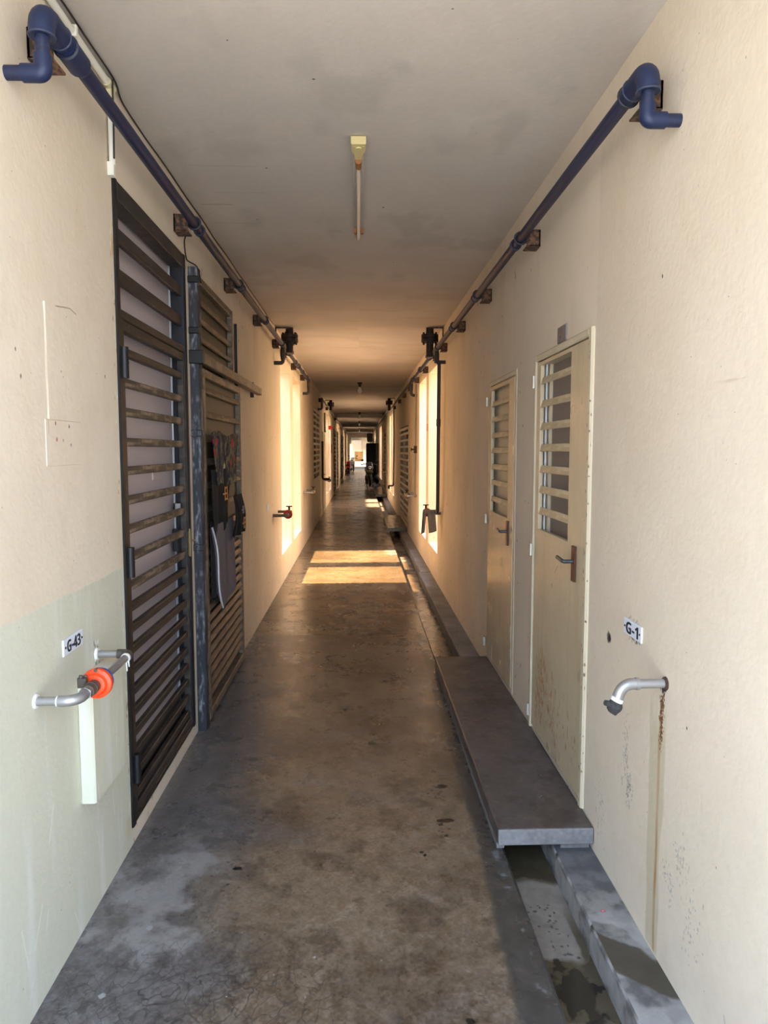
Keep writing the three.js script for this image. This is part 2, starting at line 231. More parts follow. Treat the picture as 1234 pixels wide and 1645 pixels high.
function floorCol(u, v) {
  const n = fbm(u * 2.3, v * 2.3, 5), f = fbm(u * 9, v * 7, 4), g = fbm(u * 30, v * 30, 3);
  let c = mix([91, 76, 61], [121, 104, 85], sm(0.25, 0.75, n)); c = mix(c, [70, 58, 47], 0.5 * sm(0.52, 0.75, f)); c = mix(c, [118, 116, 116], 0.25 * sm(0.55, 0.8, fbm(u * 4 + 30, v * 4, 4)));
  c = mix(c, [102, 99, 100], 0.75 * sm(-0.25, -0.75, u + 0.5 * (n - 0.5))); const w = (g - 0.5) * 40 + (fbm(u * 110, v * 110, 2) - 0.5) * 34; return [c[0] + w, c[1] + w, c[2] + w];
}
const picF = new Pic(1100, 2048, -1.0, 0.62, 1.4, 6.4).fill((u, v) => {
  let c = floorCol(u, v); const n = fbm(u * 7 + 3, v * 7, 4), n2 = fbm(u * 25, v * 25, 3);
  c = mix(c, [156, 151, 147], 0.75 * sm(0.40, 0.62, n * 0.6 + n2 * 0.25 + 0.28 * (1 - Math.hypot((u + 0.80 - 0.05) / 0.22, (v - 2.55) / 0.38))) * sm(-0.45, -0.6, u) * sm(3.1, 2.8, v) * sm(2.05, 2.3, v));
  const ck = cracks(u * 19 + 2.2 * n + 0.8 * n2, v * 17 + 2.2 * fbm(u * 8 + 60, v * 8, 3) + 0.8 * n2), m = sm(2.45, 2.1, v) * sm(0.1, -0.2, u); c = mix(c, [51, 47, 44], 0.45 * m * sm(0.10, 0.02, ck) * sm(0.35, 0.6, fbm(u * 4, v * 4, 3) + 0.15));
  const lip = 0.50 - 0.035 * sm(3, 1.8, v) + 0.02 * sm(4, 6, v); c = mix(c, mix([50, 48, 46], [78, 75, 72], n2), 0.85 * sm(lip - 0.02, lip + 0.01, u + 0.03 * (n2 - 0.5)));
  c = mix(c, [124, 124, 127], 0.7 * sm(0.62, 0.75, n2) * sm(0.535, 0.55, u) * sm(0.575, 0.56, u)); return c;
});
{
  const drop = (px, py, r, a = 0.9, e = 1) => { const [u, v] = pxFloor(px, py); picF.blot(u, v, r * e, r, [28, 26, 25], a, 0.5, 0.3); };
  function pxFloor(px, py) { const y = (py - 723) / 1150, x = (px - 577.4) / 1150, d = 1.65 / (y * 1.007) * 0.9925 * (1 - 0.086 * y) + 0.02; return [x * d * 1.0, d]; }
  drop(712, 1257, 0.022, 0.95, 1.7); drop(697, 1263, 0.01); drop(690, 1268, 0.008); drop(672, 1132, 0.012, 0.9, 1.4); drop(675, 1136, 0.01); drop(663, 1145, 0.008, 0.6); drop(720, 1312, 0.02, 0.8, 2); drop(712, 1318, 0.014, 0.8); drop(726, 1325, 0.008); drop(715, 1330, 0.007); drop(722, 1336, 0.01); drop(709, 1328, 0.006); drop(455, 1231, 0.010, 0.8, 1.5); drop(372, 1382, 0.014, 0.9, 1.6); drop(354, 1407, 0.007, 0.9); drop(680, 1362, 0.012, 0.7); drop(685, 1367, 0.008); drop(686, 1365, 0.006); drop(766, 1636, 0.014, 0.85, 1.2); drop(560, 1170, 0.008, 0.7); drop(571, 1249, 0.006);
  for (let i = 0; i < 90; i++) { const u = rr(-0.93, 0.55), v = rr(1.6, 6); picF.blot(u, v, rr(0.002, 0.005), rr(0.002, 0.007), rnd() < 0.7 ? [151, 148, 143] : [44, 39, 37], rr(0.5, 0.95)); }
  picF.blot(...pxFloor(765, 1497), 0.03, 0.035, [111, 100, 87], 0.5, 0.4, 0.5); picF.blot(...pxFloor(223, 1473), 0.012, 0.014, [159, 156, 155], 0.9, 0.3, 0.2); picF.blot(...pxFloor(139, 1579), 0.012, 0.012, [164, 161, 158], 0.9, 0.4, 0.3); picF.blot(...pxFloor(498, 1356 + 170), 0.006, 0.006, [159, 155, 151], 0.9);
}
M.floorNear = std({ map: picF.tex(), roughnessMap: roughTile, roughness: 0.50, bumpMap: concBump, bumpScale: 0.002 });
const floorTile = new Pic(1024, 1024, 0, 4, 0, 4).fill((u, v) => { const n = fbm(u * 2, v * 2, 5, 8), f = fbm(u * 2, v * 10, 4), g = fbm(u * 32, v * 32, 2); let c = mix([91, 76, 61], [121, 104, 85], sm(0.25, 0.75, n)); c = mix(c, [74, 65, 56], 0.4 * sm(0.5, 0.75, f)); const w = (g - 0.5) * 26 + (fbm(u * 100, v * 100, 2) - 0.5) * 26; return [c[0] + w, c[1] + w, c[2] + w]; });
M.floor = std({ map: floorTile.tex(), roughnessMap: roughTile, roughness: 0.42, bumpMap: concBump, bumpScale: 0.0012 });
const cemTile = new Pic(512, 512, 0, 1, 0, 1).fill((u, v) => { const n = fbm(u * 6, v * 6, 5, 6), g = fbm(u * 64, v * 64, 2, 64); const c = mix([112, 108, 106], [150, 146, 144], n), w = (g - 0.5) * 26; return [c[0] + w, c[1] + w, c[2] + w]; });
M.cement = std({ map: cemTile.tex(), bumpMap: concBump, bumpScale: 0.002, roughness: 0.75 });
// wet gutter bed and kerb: dark where water stands, pale dry patches
const wet = (u, v) => fbm(u * 7 + 11, v * 5 + 2, 4);
const picG = new Pic(256, 1024, 0.55, 1.0, 1.2, 3.2), picGr = new Pic(256, 1024, 0.55, 1.0, 1.2, 3.2), picK = new Pic(256, 1024, 0.55, 1.0, 1.2, 3.2), picKr = new Pic(256, 1024, 0.55, 1.0, 1.2, 3.2);
const bedWet = (u, v) => { const e = 0.16 * (wet(u, v) - 0.5); const a = sm(2.02, 2.06, v + e) * sm(2.36, 2.32, v + e) * 1.0; const b = sm(0.775, 0.785, u + 0.06 * (fbm(3, v * 8, 3) - 0.5)) * sm(2.7, 2.4, v); return Math.max(a, b * 0.8, sm(2.75, 2.8, v + e)); };
picG.fill((u, v) => { const n = fbm(u * 20, v * 20, 4); let c = mix([112, 101, 90], [150, 140, 128], n); const w = bedWet(u, v); c = mix(c, mix([66, 56, 40], [84, 74, 56], n), 0.92 * w); return mix(c, [34, 30, 26], 0.9 * sm(0.085, 0.065, Math.hypot(u - 0.70, (v - 2.2) * 0.62) + 0.16 * (fbm(u * 22, v * 16, 4) - 0.5))); });
for (let i = 0; i < 40; i++) picG.blot(rr(0.6, 0.76), rr(2.36, 2.62), rr(0.003, 0.009), rr(0.003, 0.01), [70, 64, 52], rr(0.5, 0.9)); for (let i = 0; i < 30; i++) picG.blot(rr(0.6, 0.78), rr(1.7, 1.98), rr(0.002, 0.006), rr(0.002, 0.007), [110, 70, 56], rr(0.5, 0.9));
picGr.fill((u, v) => { const g = 255 * (0.9 - 0.75 * bedWet(u, v)); return [g, g, g]; });
const kWet = (u, v) => { const e = 0.10 * (fbm(u * 9, v * 9, 4) - 0.5); return sm(0.0, 0.02, 0.11 - Math.abs(v + e - 2.16 + (u - 0.88) * 0.9)); };
picK.fill((u, v) => { const n = fbm(u * 16, v * 16, 5); let c = mix([94, 91, 88], [142, 138, 133], sm(0.3, 0.7, n)); c = mix(c, [176, 171, 166], 0.6 * sm(0.5, 0.6, fbm(u * 8 + 4, v * 8, 3)) * sm(2.5, 2.35, v)); c = mix(c, [84, 84, 88], 0.6 * sm(2.45, 2.7, v)); return mix(c, [68, 62, 52], 0.9 * kWet(u, v)); });
picK.blot(0.873, 2.42, 0.010, 0.010, [205, 70, 78], 0.9); picK.blot(0.873, 2.42, 0.005, 0.005, [196, 170, 168], 0.9);
picKr.fill((u, v) => { const g = 255 * (0.85 - 0.55 * kWet(u, v)); return [g, g, g]; });
M.bed = std({ map: picG.tex(), roughnessMap: picGr.tex(false), roughness: 1, bumpMap: concBump, bumpScale: 0.001 });
M.kerb = std({ map: picK.tex(), roughnessMap: picKr.tex(false), roughness: 1, bumpMap: concBump, bumpScale: 0.002 });
{
  const f = struct(new THREE.Group(), 'brown-grey worn concrete walkway with a dark cement lip along the gutter'); f.name = 'floor'; scene.add(f);
  const sect = (d0, d1) => { const s = new THREE.Shape(); s.moveTo(L - TH, 0); s.lineTo(LIP - 0.012, 0); s.lineTo(LIP, -0.012); s.lineTo(LIP, -0.3); s.lineTo(L - TH, -0.3); s.closePath(); const g = new THREE.ExtrudeGeometry(s, { depth: d1 - d0, bevelEnabled: false }); g.translate(0, 0, -d1); return uvm(g); };
  obj('walkway', sect(FRONT, 1.4), M.floor, f); obj('walkway', sect(1.4, 6.3), M.floorNear, f); obj('walkway', sect(6.3, END + 0.3), M.floor, f);
  const g = struct(new THREE.Group(), 'narrow open gutter along the right wall, damp bed with dark puddles'); g.name = 'floor_gutter'; scene.add(g);
  obj('gutter_bed', bx(LIP - 0.01, KERB + 0.01, -0.3, -0.115, FRONT, 3.1), M.bed, g); obj('gutter_bed', bx(LIP - 0.01, KERB + 0.01, -0.3, -0.115, 3.1, END), M.floor, g);
  const k = struct(new THREE.Group(), 'grey cement kerb between the gutter and the right wall'); k.name = 'trim_1'; scene.add(k);
  const kg = (d0, d1, x = KERB, y = -0.006) => { const s = new THREE.Shape(); s.moveTo(x, -0.3); s.lineTo(x, y - 0.007); s.lineTo(x + 0.006, y); s.lineTo(R + 0.02, y); s.lineTo(R + 0.02, -0.3); s.closePath(); const e = new THREE.ExtrudeGeometry(s, { depth: d1 - d0, bevelEnabled: false }); e.translate(0, 0, -d1); return uvm(e); };
  obj('kerb_block', kg(FRONT, 3.0), M.kerb, k); obj('kerb_block', kg(3.0, 9.6), M.cement, k); obj('kerb_block', kg(9.6, END, KERB + 0.02, 0.0), M.cement, k);
}
// concrete covers that bridge the gutter before the doors
const slabPic = new Pic(512, 1024, 0.5, 1.0, 2.7, 5.4).fill((u, v) => { const n = fbm(u * 5, v * 5, 5), g = fbm(u * 40, v * 40, 3); let c = mix([76, 69, 66], [102, 94, 91], n); c = mix(c, [65, 56, 50], 0.5 * sm(0.55, 0.75, fbm(u * 9, v * 7 + 8, 4))); const w = (g - 0.5) * 22; return [c[0] + w, c[1] + w, c[2] + w]; });
for (const [u, v, r] of [[0.76, 3.0, 0.03], [0.68, 3.05, 0.04], [0.84, 3.02, 0.035], [0.72, 4.0, 0.03], [0.66, 3.75, 0.012]]) slabPic.blot(u, v, r, r * 1.2, [66, 54, 46], 0.5, 0.6, 0.6); for (let i = 0; i < 26; i++) slabPic.blot(rr(0.58, 0.95), rr(2.85, 5.2), 0.0025, 0.003, [205, 200, 196], 0.8); slabPic.line([[0.70, 4.1], [0.74, 3.95]], 0.005, [60, 50, 44], 0.7);
M.slab = std({ map: slabPic.tex(), roughnessMap: roughTile, roughness: 0.75, bumpMap: concBump, bumpScale: 0.0015 });
for (const [d0, d1, m, label] of [[2.80, 5.26, M.slab, 'long grey concrete cover slab bridging the gutter before the two louvred doors'], [14.25, 17.0, M.floor, 'concrete cover slab over the gutter before the far slatted gate'], [24.9, 30.6, M.floor, 'distant dark concrete cover slab over the gutter by the black motorcycle'], [33.2, 41, M.floor, 'far end concrete cover slab over the gutter behind the black motorcycle']]) {
  const t = thing('gutter_cover_slab', label, 'concrete slab', [0.77, 0.0, (d0 + d1) / 2], 'gutter cover slabs');
  part('top', cbx(0.565, R - 0.004, 0.028, 0.1, d0, d1, 0.006), m, t); if (d0 < 3) part('front_edge', cbx(0.567, R - 0.006, 0.03, 0.097, d0 - 0.006, d0 + 0.002, 0.003), M.cement, t); part('bearer', bx(0.566, LIP - 0.002, 0.0, 0.03, d0 + 0.03, d1 - 0.02), M.cement, t); part('bearer', bx(KERB + 0.03, R - 0.01, -0.005, 0.03, d0 + 0.03, d1 - 0.02), M.cement, t);
}

// ---------------------------------------------------------------- outside: ground, light wells, the yard at the far end
M.render = std({ map: creamTile.tex(), color: rgb(255, 246, 232), roughness: 0.85 });
M.forecourt = std({ color: rgb(130, 134, 140), roughness: 0.9 });
M.yard = std({ color: rgb(160, 158, 154), roughness: 0.9 });
{
  struct(obj('ground', bx(-60, 60, -0.5, -0.3, -60, 140), M.forecourt), 'pale concrete ground outside the building');
  const fr = struct(obj('floor_forecourt', bx(-14, 14, -0.3, -0.02, FRONT - 14, FRONT - 0.001), M.forecourt), 'pale concrete forecourt outside the near end'); void fr;
  // light wells: an outer wall with two returns, open to the sky
  const well = (side, d0, d1, w, h, n) => { const xi = side < 0 ? L - TH : R + TH, xo = xi + side * w, a = Math.min(xi, xo), b = Math.max(xi, xo), oa = Math.min(xo, xo + side * 0.15), ob = Math.max(xo, xo + side * 0.15); const g = struct(new THREE.Group(), 'cream rendered walls of a small light well beside the corridor'); g.name = n; scene.add(g); obj('outer_wall', bx(oa, ob, -0.3, h, d0 - 0.15, d1 + 0.15), M.render, g); obj('return_wall', bx(a, b, -0.3, h, d0 - 0.15, d0), M.render, g); obj('return_wall', bx(a, b, -0.3, h, d1, d1 + 0.15), M.render, g); obj('well_floor', bx(a, b, -0.3, -0.02, d0, d1), M.yard, g); };
  well(-1, 4.6, 12.8, 2.5, 3.75, 'wall_well_1'); well(1, 7.6, 12.8, 2.1, 3.75, 'wall_well_2'); well(-1, 20.2, 24.6, 1.8, 4.83, 'wall_well_3'); well(1, 19.5, 23.3, 1.8, 4.2, 'wall_well_4');
  well(-1, 32.5, 36.3, 1.8, 6, 'wall_well_5'); well(1, 30.5, 34.3, 1.8, 4.2, 'wall_well_6'); well(-1, 43.7, 47.5, 1.8, 6, 'wall_well_7'); well(1, 42.5, 46.3, 1.8, 4.2, 'wall_well_8'); well(-1, 54.5, 58.3, 1.8, 6, 'wall_well_9'); well(1, 53.5, 57.3, 1.8, 4.2, 'wall_well_10');
  // tinted plastic sheets roof the first well on the left, with two open laps at the far side
  M.amberSheet = new THREE.MeshPhysicalMaterial({ color: new THREE.Color().setRGB(0.70, 0.61, 0.48), transmission: 1, thickness: 0, roughness: 0, ior: 1.3 });
  const sh = struct(new THREE.Group(), 'amber plastic roofing over the light well left of the corridor'); sh.name = 'ceiling_well'; scene.add(sh);
  const xw = L - TH - 2.5; for (const q of [[xw, L - TH, 8.45, 11.2], [xw, L - TH, 11.36, 11.52], [xw, L - TH, 11.72, 12.8], [xw, -2.0, 11.2, 11.36], [-1.55, L - TH, 11.2, 11.36], [xw, -2.0, 11.52, 11.72], [-1.55, L - TH, 11.52, 11.72]]) obj('sheet', bx(q[0], q[1], 3.752, 3.755, q[2], q[3]), M.amberSheet, sh);
}

// ---------------------------------------------------------------- gates on the left
M.black = std({ color: rgb(30, 28, 28), roughness: 0.45, metalness: 0.3 });
M.navy = std({ color: rgb(14, 17, 26), roughness: 0.5 });
const dustTex = (base, dust, k, s = 1) => new Pic(512, 128, 0, 2, 0, 0.5).fill((u, v) => { const n = fbm(u * 9 * s, v * 24 * s, 4), f = fbm(u * 40 * s, v * 60 * s, 2); return mix(base, dust, k * sm(0.42, 0.72, n * 0.75 + f * 0.25)); }).tex();
M.slatDusty = std({ map: dustTex([74, 64, 54], [150, 132, 112], 0.9), roughness: 0.6, metalness: 0.1 });
M.slatDark = std({ map: dustTex([44, 39, 36], [92, 82, 72], 0.5), roughness: 0.5, metalness: 0.2 });
M.gateFrame = std({ map: dustTex([46, 42, 40], [86, 76, 66], 0.6), roughness: 0.5, metalness: 0.2 });
M.mauve = std({ color: rgb(206, 192, 192), roughness: 0.6 });
M.whitePaint = std({ color: rgb(222, 222, 220), roughness: 0.5 });
M.darkStep = std({ color: rgb(58, 52, 50), roughness: 0.7 });
M.steel = new THREE.MeshStandardMaterial({ color: rgb(176, 174, 172), roughness: 0.38, metalness: 0.85 });
M.brass = std({ color: rgb(130, 112, 78), roughness: 0.45, metalness: 0.6 });
{
  const dr = struct(new THREE.Group(), 'plain pale mauve inner door behind the black barred gate'); dr.name = 'door_3'; scene.add(dr);
  obj('leaf', bx(L - TH, L - 0.082, 0.28, 2.71, 2.90, 4.05), M.mauve, dr); obj('frame_strip', cbx(L - TH, L - 0.070, 0.28, 2.71, 4.028, 4.048, 0.004), M.whitePaint, dr); obj('step', bx(L - TH, L - 0.078, 0.07, 0.28, 2.90, 4.05), M.darkStep, dr); obj('step_nosing', cbx(L - TH, L - 0.070, 0.262, 0.284, 2.902, 4.05, 0.004), M.slatDark, dr);
  obj('latch_plate', cbx(L - 0.084, L - 0.076, 1.50, 1.575, 3.62, 3.74, 0.002), M.mauve, dr);

  const g = thing('security_gate', 'tall black steel gate with brown dusty slats beside the orange water meter', 'gate', [L, 0.07, 3.475]);
  const x0 = L - 0.066, x1 = L + 0.008;
  part('frame_post', cbx(x0, x1, 0.075, 2.705, 2.903, 2.945), M.black, g); part('frame_post', cbx(x0, x1, 0.075, 2.705, 4.005, 4.047), M.navy, g); part('top_rail', cbx(x0, x1, 2.632, 2.704, 2.945, 4.005), M.gateFrame, g); part('transom', cbx(x0 + 0.02, x1 - 0.006, 2.178, 2.215, 2.945, 4.005), M.gateFrame, g); part('threshold_rail', cbx(x0 + 0.02, x1 - 0.004, 0.076, 0.10, 2.945, 4.005), M.black, g);
  for (const y of [2.51, 2.35]) part('slat', cbx(L - 0.035, L - 0.008, y - 0.029, y + 0.029, 2.945, 4.005), M.gateFrame, g);
  const lf = part('gate_leaf', [cbx(L - 0.035, L + 0.004, 0.104, 2.174, 2.949, 2.984), cbx(L - 0.035, L + 0.004, 0.104, 2.174, 3.968, 4.002), cbx(L - 0.034, L + 0.003, 2.132, 2.174, 2.984, 3.968), cbx(L - 0.034, L + 0.003, 0.104, 0.145, 2.984, 3.968)], M.gateFrame, g);
  const ys = [2.053, 1.927, 1.807, 1.683, 1.563, 1.44, 1.317, 1.197, 1.075]; for (let y = 0.985; y > 0.17; y -= 0.0905) ys.push(y);
  const sg = cbx(L - 0.032, L - 0.006, -0.018, 0.018, 2.984, 3.968, 0.004); const pos = new THREE.Vector3(L, 0.07, -3.475); sg.translate(-pos.x, -pos.y, -pos.z);
  for (const y of ys) { const o = obj('slat', sg, y < 2 && y > 1.02 ? M.slatDusty : M.slatDark, lf); o.position.y = y; }
  for (const y of [2.0, 1.19, 0.315]) part('hinge', [cyl(V(L + 0.014, y - 0.062, 2.948), V(L + 0.014, y + 0.062, 2.948), 0.017), cyl(V(L + 0.014, y - 0.002, 2.948), V(L + 0.014, y + 0.002, 2.948), 0.0185)], M.black, g);
  part('bolt', [cyl(V(L + 0.012, 1.06, 3.985), V(L + 0.012, 1.215, 3.985), 0.007), cyl(V(L + 0.012, 1.15, 3.985), V(L + 0.045, 1.15, 3.985), 0.005), cbx(L + 0.003, L + 0.009, 1.07, 1.2, 3.972, 4.0)], M.brass, g);
  part('lock', [cbx(L - 0.06, L - 0.02, 1.29, 1.36, 3.93, 3.965)], M.black, g); part('keeper', cbx(L - 0.05, L - 0.018, 1.315, 1.36, 3.918, 3.93), M.steel, g); part('lock', [cbx(L - 0.06, L - 0.03, 1.10, 1.22, 3.90, 3.966)], M.navy, g);
}
// second gate: weathered channel post, fixed transom, leaf hung from a sliding rail
M.tarred = std({ map: new Pic(256, 512, 0, 0.5, 0, 1).fill((u, v) => { const n = fbm(u * 30, v * 5, 4), f = fbm(u * 90, v * 30, 3); return mix([44, 46, 52], [150, 152, 156], 0.85 * sm(0.45, 0.75, n * 0.6 + f * 0.4)); }).tex(), roughness: 0.65, metalness: 0.2 });
M.bronze = std({ map: dustTex([96, 84, 70], [142, 126, 106], 0.8), roughness: 0.5, metalness: 0.25 });
M.olive = new THREE.MeshStandardMaterial({ color: rgb(62, 60, 46), roughness: 0.55 });
{
  const g = thing('sliding_gate', 'brown slatted sliding gate hung with washing beside the black barred gate', 'gate', [L, 0, 4.85]);
  part('post', [cbx(L, L + 0.052, 0.0, 2.67, 4.13, 4.155, 0.003), cbx(L + 0.044, L + 0.052, 0.0, 2.67, 4.155, 4.215, 0.002), cbx(L, L + 0.012, 0.0, 2.67, 4.155, 4.215, 0.002)], M.tarred, g);
  for (const y of [2.6, 2.32, 1.745, 1.09]) part('clamp', [cbx(L + 0.0, L + 0.058, y - 0.018, y + 0.018, 4.118, 4.135), cbx(L + 0.046, L + 0.058, y - 0.018, y + 0.018, 4.135, 4.18)], y > 2 ? M.black : M.tarred, g);
  const r = part('rail', [cbx(L + 0.028, L + 0.075, 2.142, 2.204, 4.155, 6.58, 0.004)], M.bronze, g); part('rail_bracket', cbx(L, L + 0.03, 2.11, 2.24, 6.38, 6.40, 0.002), M.black, r); part('rail_stop', cbx(L + 0.0, L + 0.08, 2.135, 2.21, 4.112, 4.16, 0.004), M.black, g);
  const tr = part('transom_frame', [cbx(L - 0.02, L + 0.02, 2.205, 2.67, 4.222, 4.262), cbx(L - 0.02, L + 0.02, 2.205, 2.67, 5.40, 5.44), cbx(L - 0.02, L + 0.02, 2.625, 2.67, 4.262, 5.40), cbx(L - 0.02, L + 0.02, 2.205, 2.235, 4.262, 5.40)], M.bronze, g);
  for (const y of [2.53, 2.42, 2.31]) { const s = part('slat', cbx(L - 0.012, L + 0.012, y - 0.016, y + 0.016, 4.262, 5.40, 0.005), M.bronze, tr); void s; }
  part('pane', bx(L - 0.03, L - 0.016, 2.205, 2.67, 4.222, 5.44), M.olive, tr);
  const lf = part('gate_leaf', [cbx(L + 0.012, L + 0.05, 0.02, 2.125, 4.245, 4.30), cbx(L + 0.012, L + 0.05, 0.02, 2.125, 5.50, 5.545), cbx(L + 0.012, L + 0.05, 2.075, 2.125, 4.30, 5.50), cbx(L + 0.012, L + 0.05, 0.02, 0.075, 4.30, 5.50)], M.bronze, g);
  const ys = [2.005, 1.862, 1.72, 1.578, 1.436, 1.294, 1.152, 1.03]; for (let y = 0.955; y > 0.11; y -= 0.066) ys.push(y);
  for (const y of ys) part('slat', (() => { const s = cbx(L + 0.016, L + 0.044, -0.02, 0.02, 4.30, 5.50, 0.006); const q = new THREE.Vector3(L + 0.03, 0, 0); s.translate(-q.x, 0, 0); s.rotateZ(0.35); s.translate(q.x, y, 0); return s; })(), M.bronze, lf);
  part('pane', bx(L + 0.0125, L + 0.016, 0.99, 2.08, 4.29, 5.51), M.olive, lf); part('kick_sheet', bx(L + 0.0125, L + 0.016, 0.06, 0.99, 4.29, 5.51), M.darkStep, lf);
  part('edge_stop', [cbx(L + 0.008, L + 0.03, 0.02, 2.6, 5.548, 5.562)], M.black, g);
  const dr = struct(obj('door_4', [bx(L - TH, L - 0.07, 0, 2.66, 4.32, 5.48)], M.olive), 'olive glass door panel behind the sliding gate'); void dr;
}
// washing on the sliding gate: sheets with folds, draped over the slats
function drape(d0, d1, y0, y1, x, fold, opt = {}) { // front skin of a hanging cloth with its own thickness
  const nu = opt.nu || 24, nv = opt.nv || 20, pos = [], idx = [], uv = []; const shape = opt.shape || ((s, t) => [s, t]); const ph = opt.ph || 0;
  for (const side of [0, 1]) for (let j = 0; j <= nv; j++) for (let i = 0; i <= nu; i++) {
    const [s, t] = shape(i / nu, j / nv); const d = d0 + (d1 - d0) * s, y = y0 + (y1 - y0) * t, open = 1 - 0.75 * t;
    const xx = x + fold * open * (Math.sin(s * 11 + ph) + 0.5 * Math.sin(s * 23 + 2 * ph + t * 3)) + (opt.belly || 0) * Math.sin(Math.PI * t) - side * 0.006; pos.push(xx, y, -d); uv.push(d, y);
  }
  const W = nu + 1, N = W * (nv + 1); for (let j = 0; j < nv; j++) for (let i = 0; i < nu; i++) { const a = j * W + i, b = a + 1, c = a + W, e = c + 1; idx.push(a, b, c, b, e, c, N + a, N + c, N + b, N + b, N + c, N + e); }
  const rim = (a, b) => idx.push(a, N + a, b, b, N + a, N + b); for (let i = 0; i < nu; i++) { rim(i + 1, i); rim(nv * W + i, nv * W + i + 1); } for (let j = 0; j < nv; j++) { rim(j * W, (j + 1) * W); rim((j + 1) * W + nu, j * W + nu); }
  const g = new THREE.BufferGeometry(); g.setAttribute('position', new THREE.Float32BufferAttribute(pos, 3)); g.setAttribute('uv', new THREE.Float32BufferAttribute(uv, 2)); g.setIndex(idx); g.computeVertexNormals(); return fix(g);
}
const florPic = new Pic(512, 256, 4.2, 5.2, 1.4, 1.9).fill((u, v) => { const n = fbm(u * 40, v * 40, 3), f = fbm(u * 22 + 9, v * 22, 3); let c = mix([34, 34, 62], [96, 90, 58], sm(0.40, 0.6, n)); c = mix(c, [128, 122, 92], 0.8 * sm(0.56, 0.68, f)); return mix(c, [20, 22, 44], sm(0.35, 0.25, f)); });
for (const [u, v, r] of [[4.30, 1.69, 0.05], [4.42, 1.70, 0.035], [4.95, 1.70, 0.045], [4.36, 1.635, 0.035], [4.88, 1.56, 0.04], [4.70, 1.54, 0.03], [5.02, 1.60, 0.03]]) florPic.blot(u, v, r * 0.9, r * 0.75, v === 1.54 ? [196, 192, 182] : [190, 44, 58], 0.95, 0.4, 0.2);
M.floral = std({ map: florPic.tex(), roughness: 0.9 }); M.blackCloth = std({ color: rgb(18, 17, 18), roughness: 0.95 }); M.greyCloth = std({ map: new Pic(128, 128, 0, 0.3, 0, 0.3).fill((u, v) => { const w = 16 * (fbm(u * 200, v * 200, 2) - 0.5); return [112 + w, 104 + w, 108 + w]; }).tex(), roughness: 0.95 });
M.orangePrint = std({ color: rgb(206, 138, 74), roughness: 0.8 }); M.greyPrint = std({ color: rgb(130, 130, 132), roughness: 0.8 }); M.hem = std({ color: rgb(206, 202, 204), roughness: 0.9 });
{
  const fx = L + 0.062;
  const a = thing('floral_shirt', 'dark flowered shirt with red blooms hung at the top of the sliding gate', 'shirt', [fx, 1.43, 4.7], 'washing on the sliding gate'); part('cloth', drape(4.31, 5.20, 1.43, 1.755, fx + 0.022, 0.008, { shape: (s, t) => [s * (0.8 + 0.2 * t) + 0.12 * (1 - t), t + 0.04 * Math.sin(s * 9)] }), M.floral, a);
  const b = thing('black_shirt', 'black shirt with an orange emblem hanging below the flowered shirt', 'shirt', [fx, 1.15, 4.5], 'washing on the sliding gate'); part('cloth', drape(4.305, 4.92, 1.14, 1.53, fx + 0.014, 0.010, { ph: 1, shape: (s, t) => [s * (0.85 + 0.15 * t), t - 0.10 * (1 - t) * Math.sin(s * 5)] }), M.blackCloth, b);
  const em = (g, d, y, k, m) => part('emblem', [cbx(g.userData.x, g.userData.x + 0.003, y - 0.05 * k, y + 0.05 * k, d + 0.055 * k, d + 0.07 * k, 0.001), ...[-0.04, 0, 0.04].map((o) => cbx(g.userData.x, g.userData.x + 0.003, y + (o - 0.006) * k, y + (o + 0.006) * k, d - 0.02 * k, d + 0.06 * k, 0.001)), cbx(g.userData.x, g.userData.x + 0.003, y - 0.05 * k, y + 0.05 * k, d - 0.03 * k, d - 0.015 * k, 0.001), cbx(g.userData.x, g.userData.x + 0.003, y - 0.006 * k, y + 0.006 * k, d - 0.09 * k, d - 0.02 * k, 0.001)], m, g);
  b.userData.x = fx + 0.026; em(b, 4.66, 1.37, 0.9, M.orangePrint); delete b.userData.x;
  const c = thing('black_shorts', 'black garment with orange and grey prints hanging furthest along the sliding gate', 'clothing', [fx, 1.05, 5.05], 'washing on the sliding gate'); part('cloth', drape(4.82, 5.22, 1.06, 1.34, fx + 0.045, 0.016, { ph: 2, belly: 0.02, shape: (s, t) => [s * (1 - 0.15 * t) + 0.05 * t, t] }), M.blackCloth, c);
  c.userData.x = fx + 0.078; em(c, 5.07, 1.14, 0.8, M.orangePrint); em(c, 5.02, 1.235, 0.55, M.greyPrint); delete c.userData.x;
  const e = thing('grey_towel', 'grey towel with a pale hem hanging lowest on the sliding gate', 'towel', [fx, 0.67, 4.65], 'washing on the sliding gate');
  const edge = (t) => 4.25 + 0.30 * (1 - t) + 0.05 * Math.sin((1 - t) * 6), shape = (s, t) => [(edge(t) + s * (4.98 - edge(t) + 0.06 * (1 - t)) - 4.25) / 0.75, t + (s - 0.35) * 0.07 * (1 - t)]; part('cloth', drape(4.25, 5.0, 0.66, 1.19, fx + 0.016, 0.008, { ph: 3, shape }), M.greyCloth, e);
  const pts = []; for (let j = 0; j <= 16; j++) { const [s, t] = shape(0, j / 16); pts.push(V(fx + 0.022, 0.66 + 0.53 * t, 4.25 + 0.75 * s - 0.004)); } part('hem', tube(pts, 0.006, 6, 40), M.hem, e);
  const k = thing('black_trousers', 'black trousers hanging in shadow behind the grey towel', 'clothing', [fx, 0.75, 4.4], 'washing on the sliding gate'); part('cloth', drape(4.308, 4.60, 0.74, 1.22, fx + 0.004, 0.006, { ph: 4, shape: (s, t) => [s * (0.6 + 0.4 * (1 - Math.abs(t - 0.4))), t + 0.06 * (1 - t) * s] }), M.blackCloth, k);
}

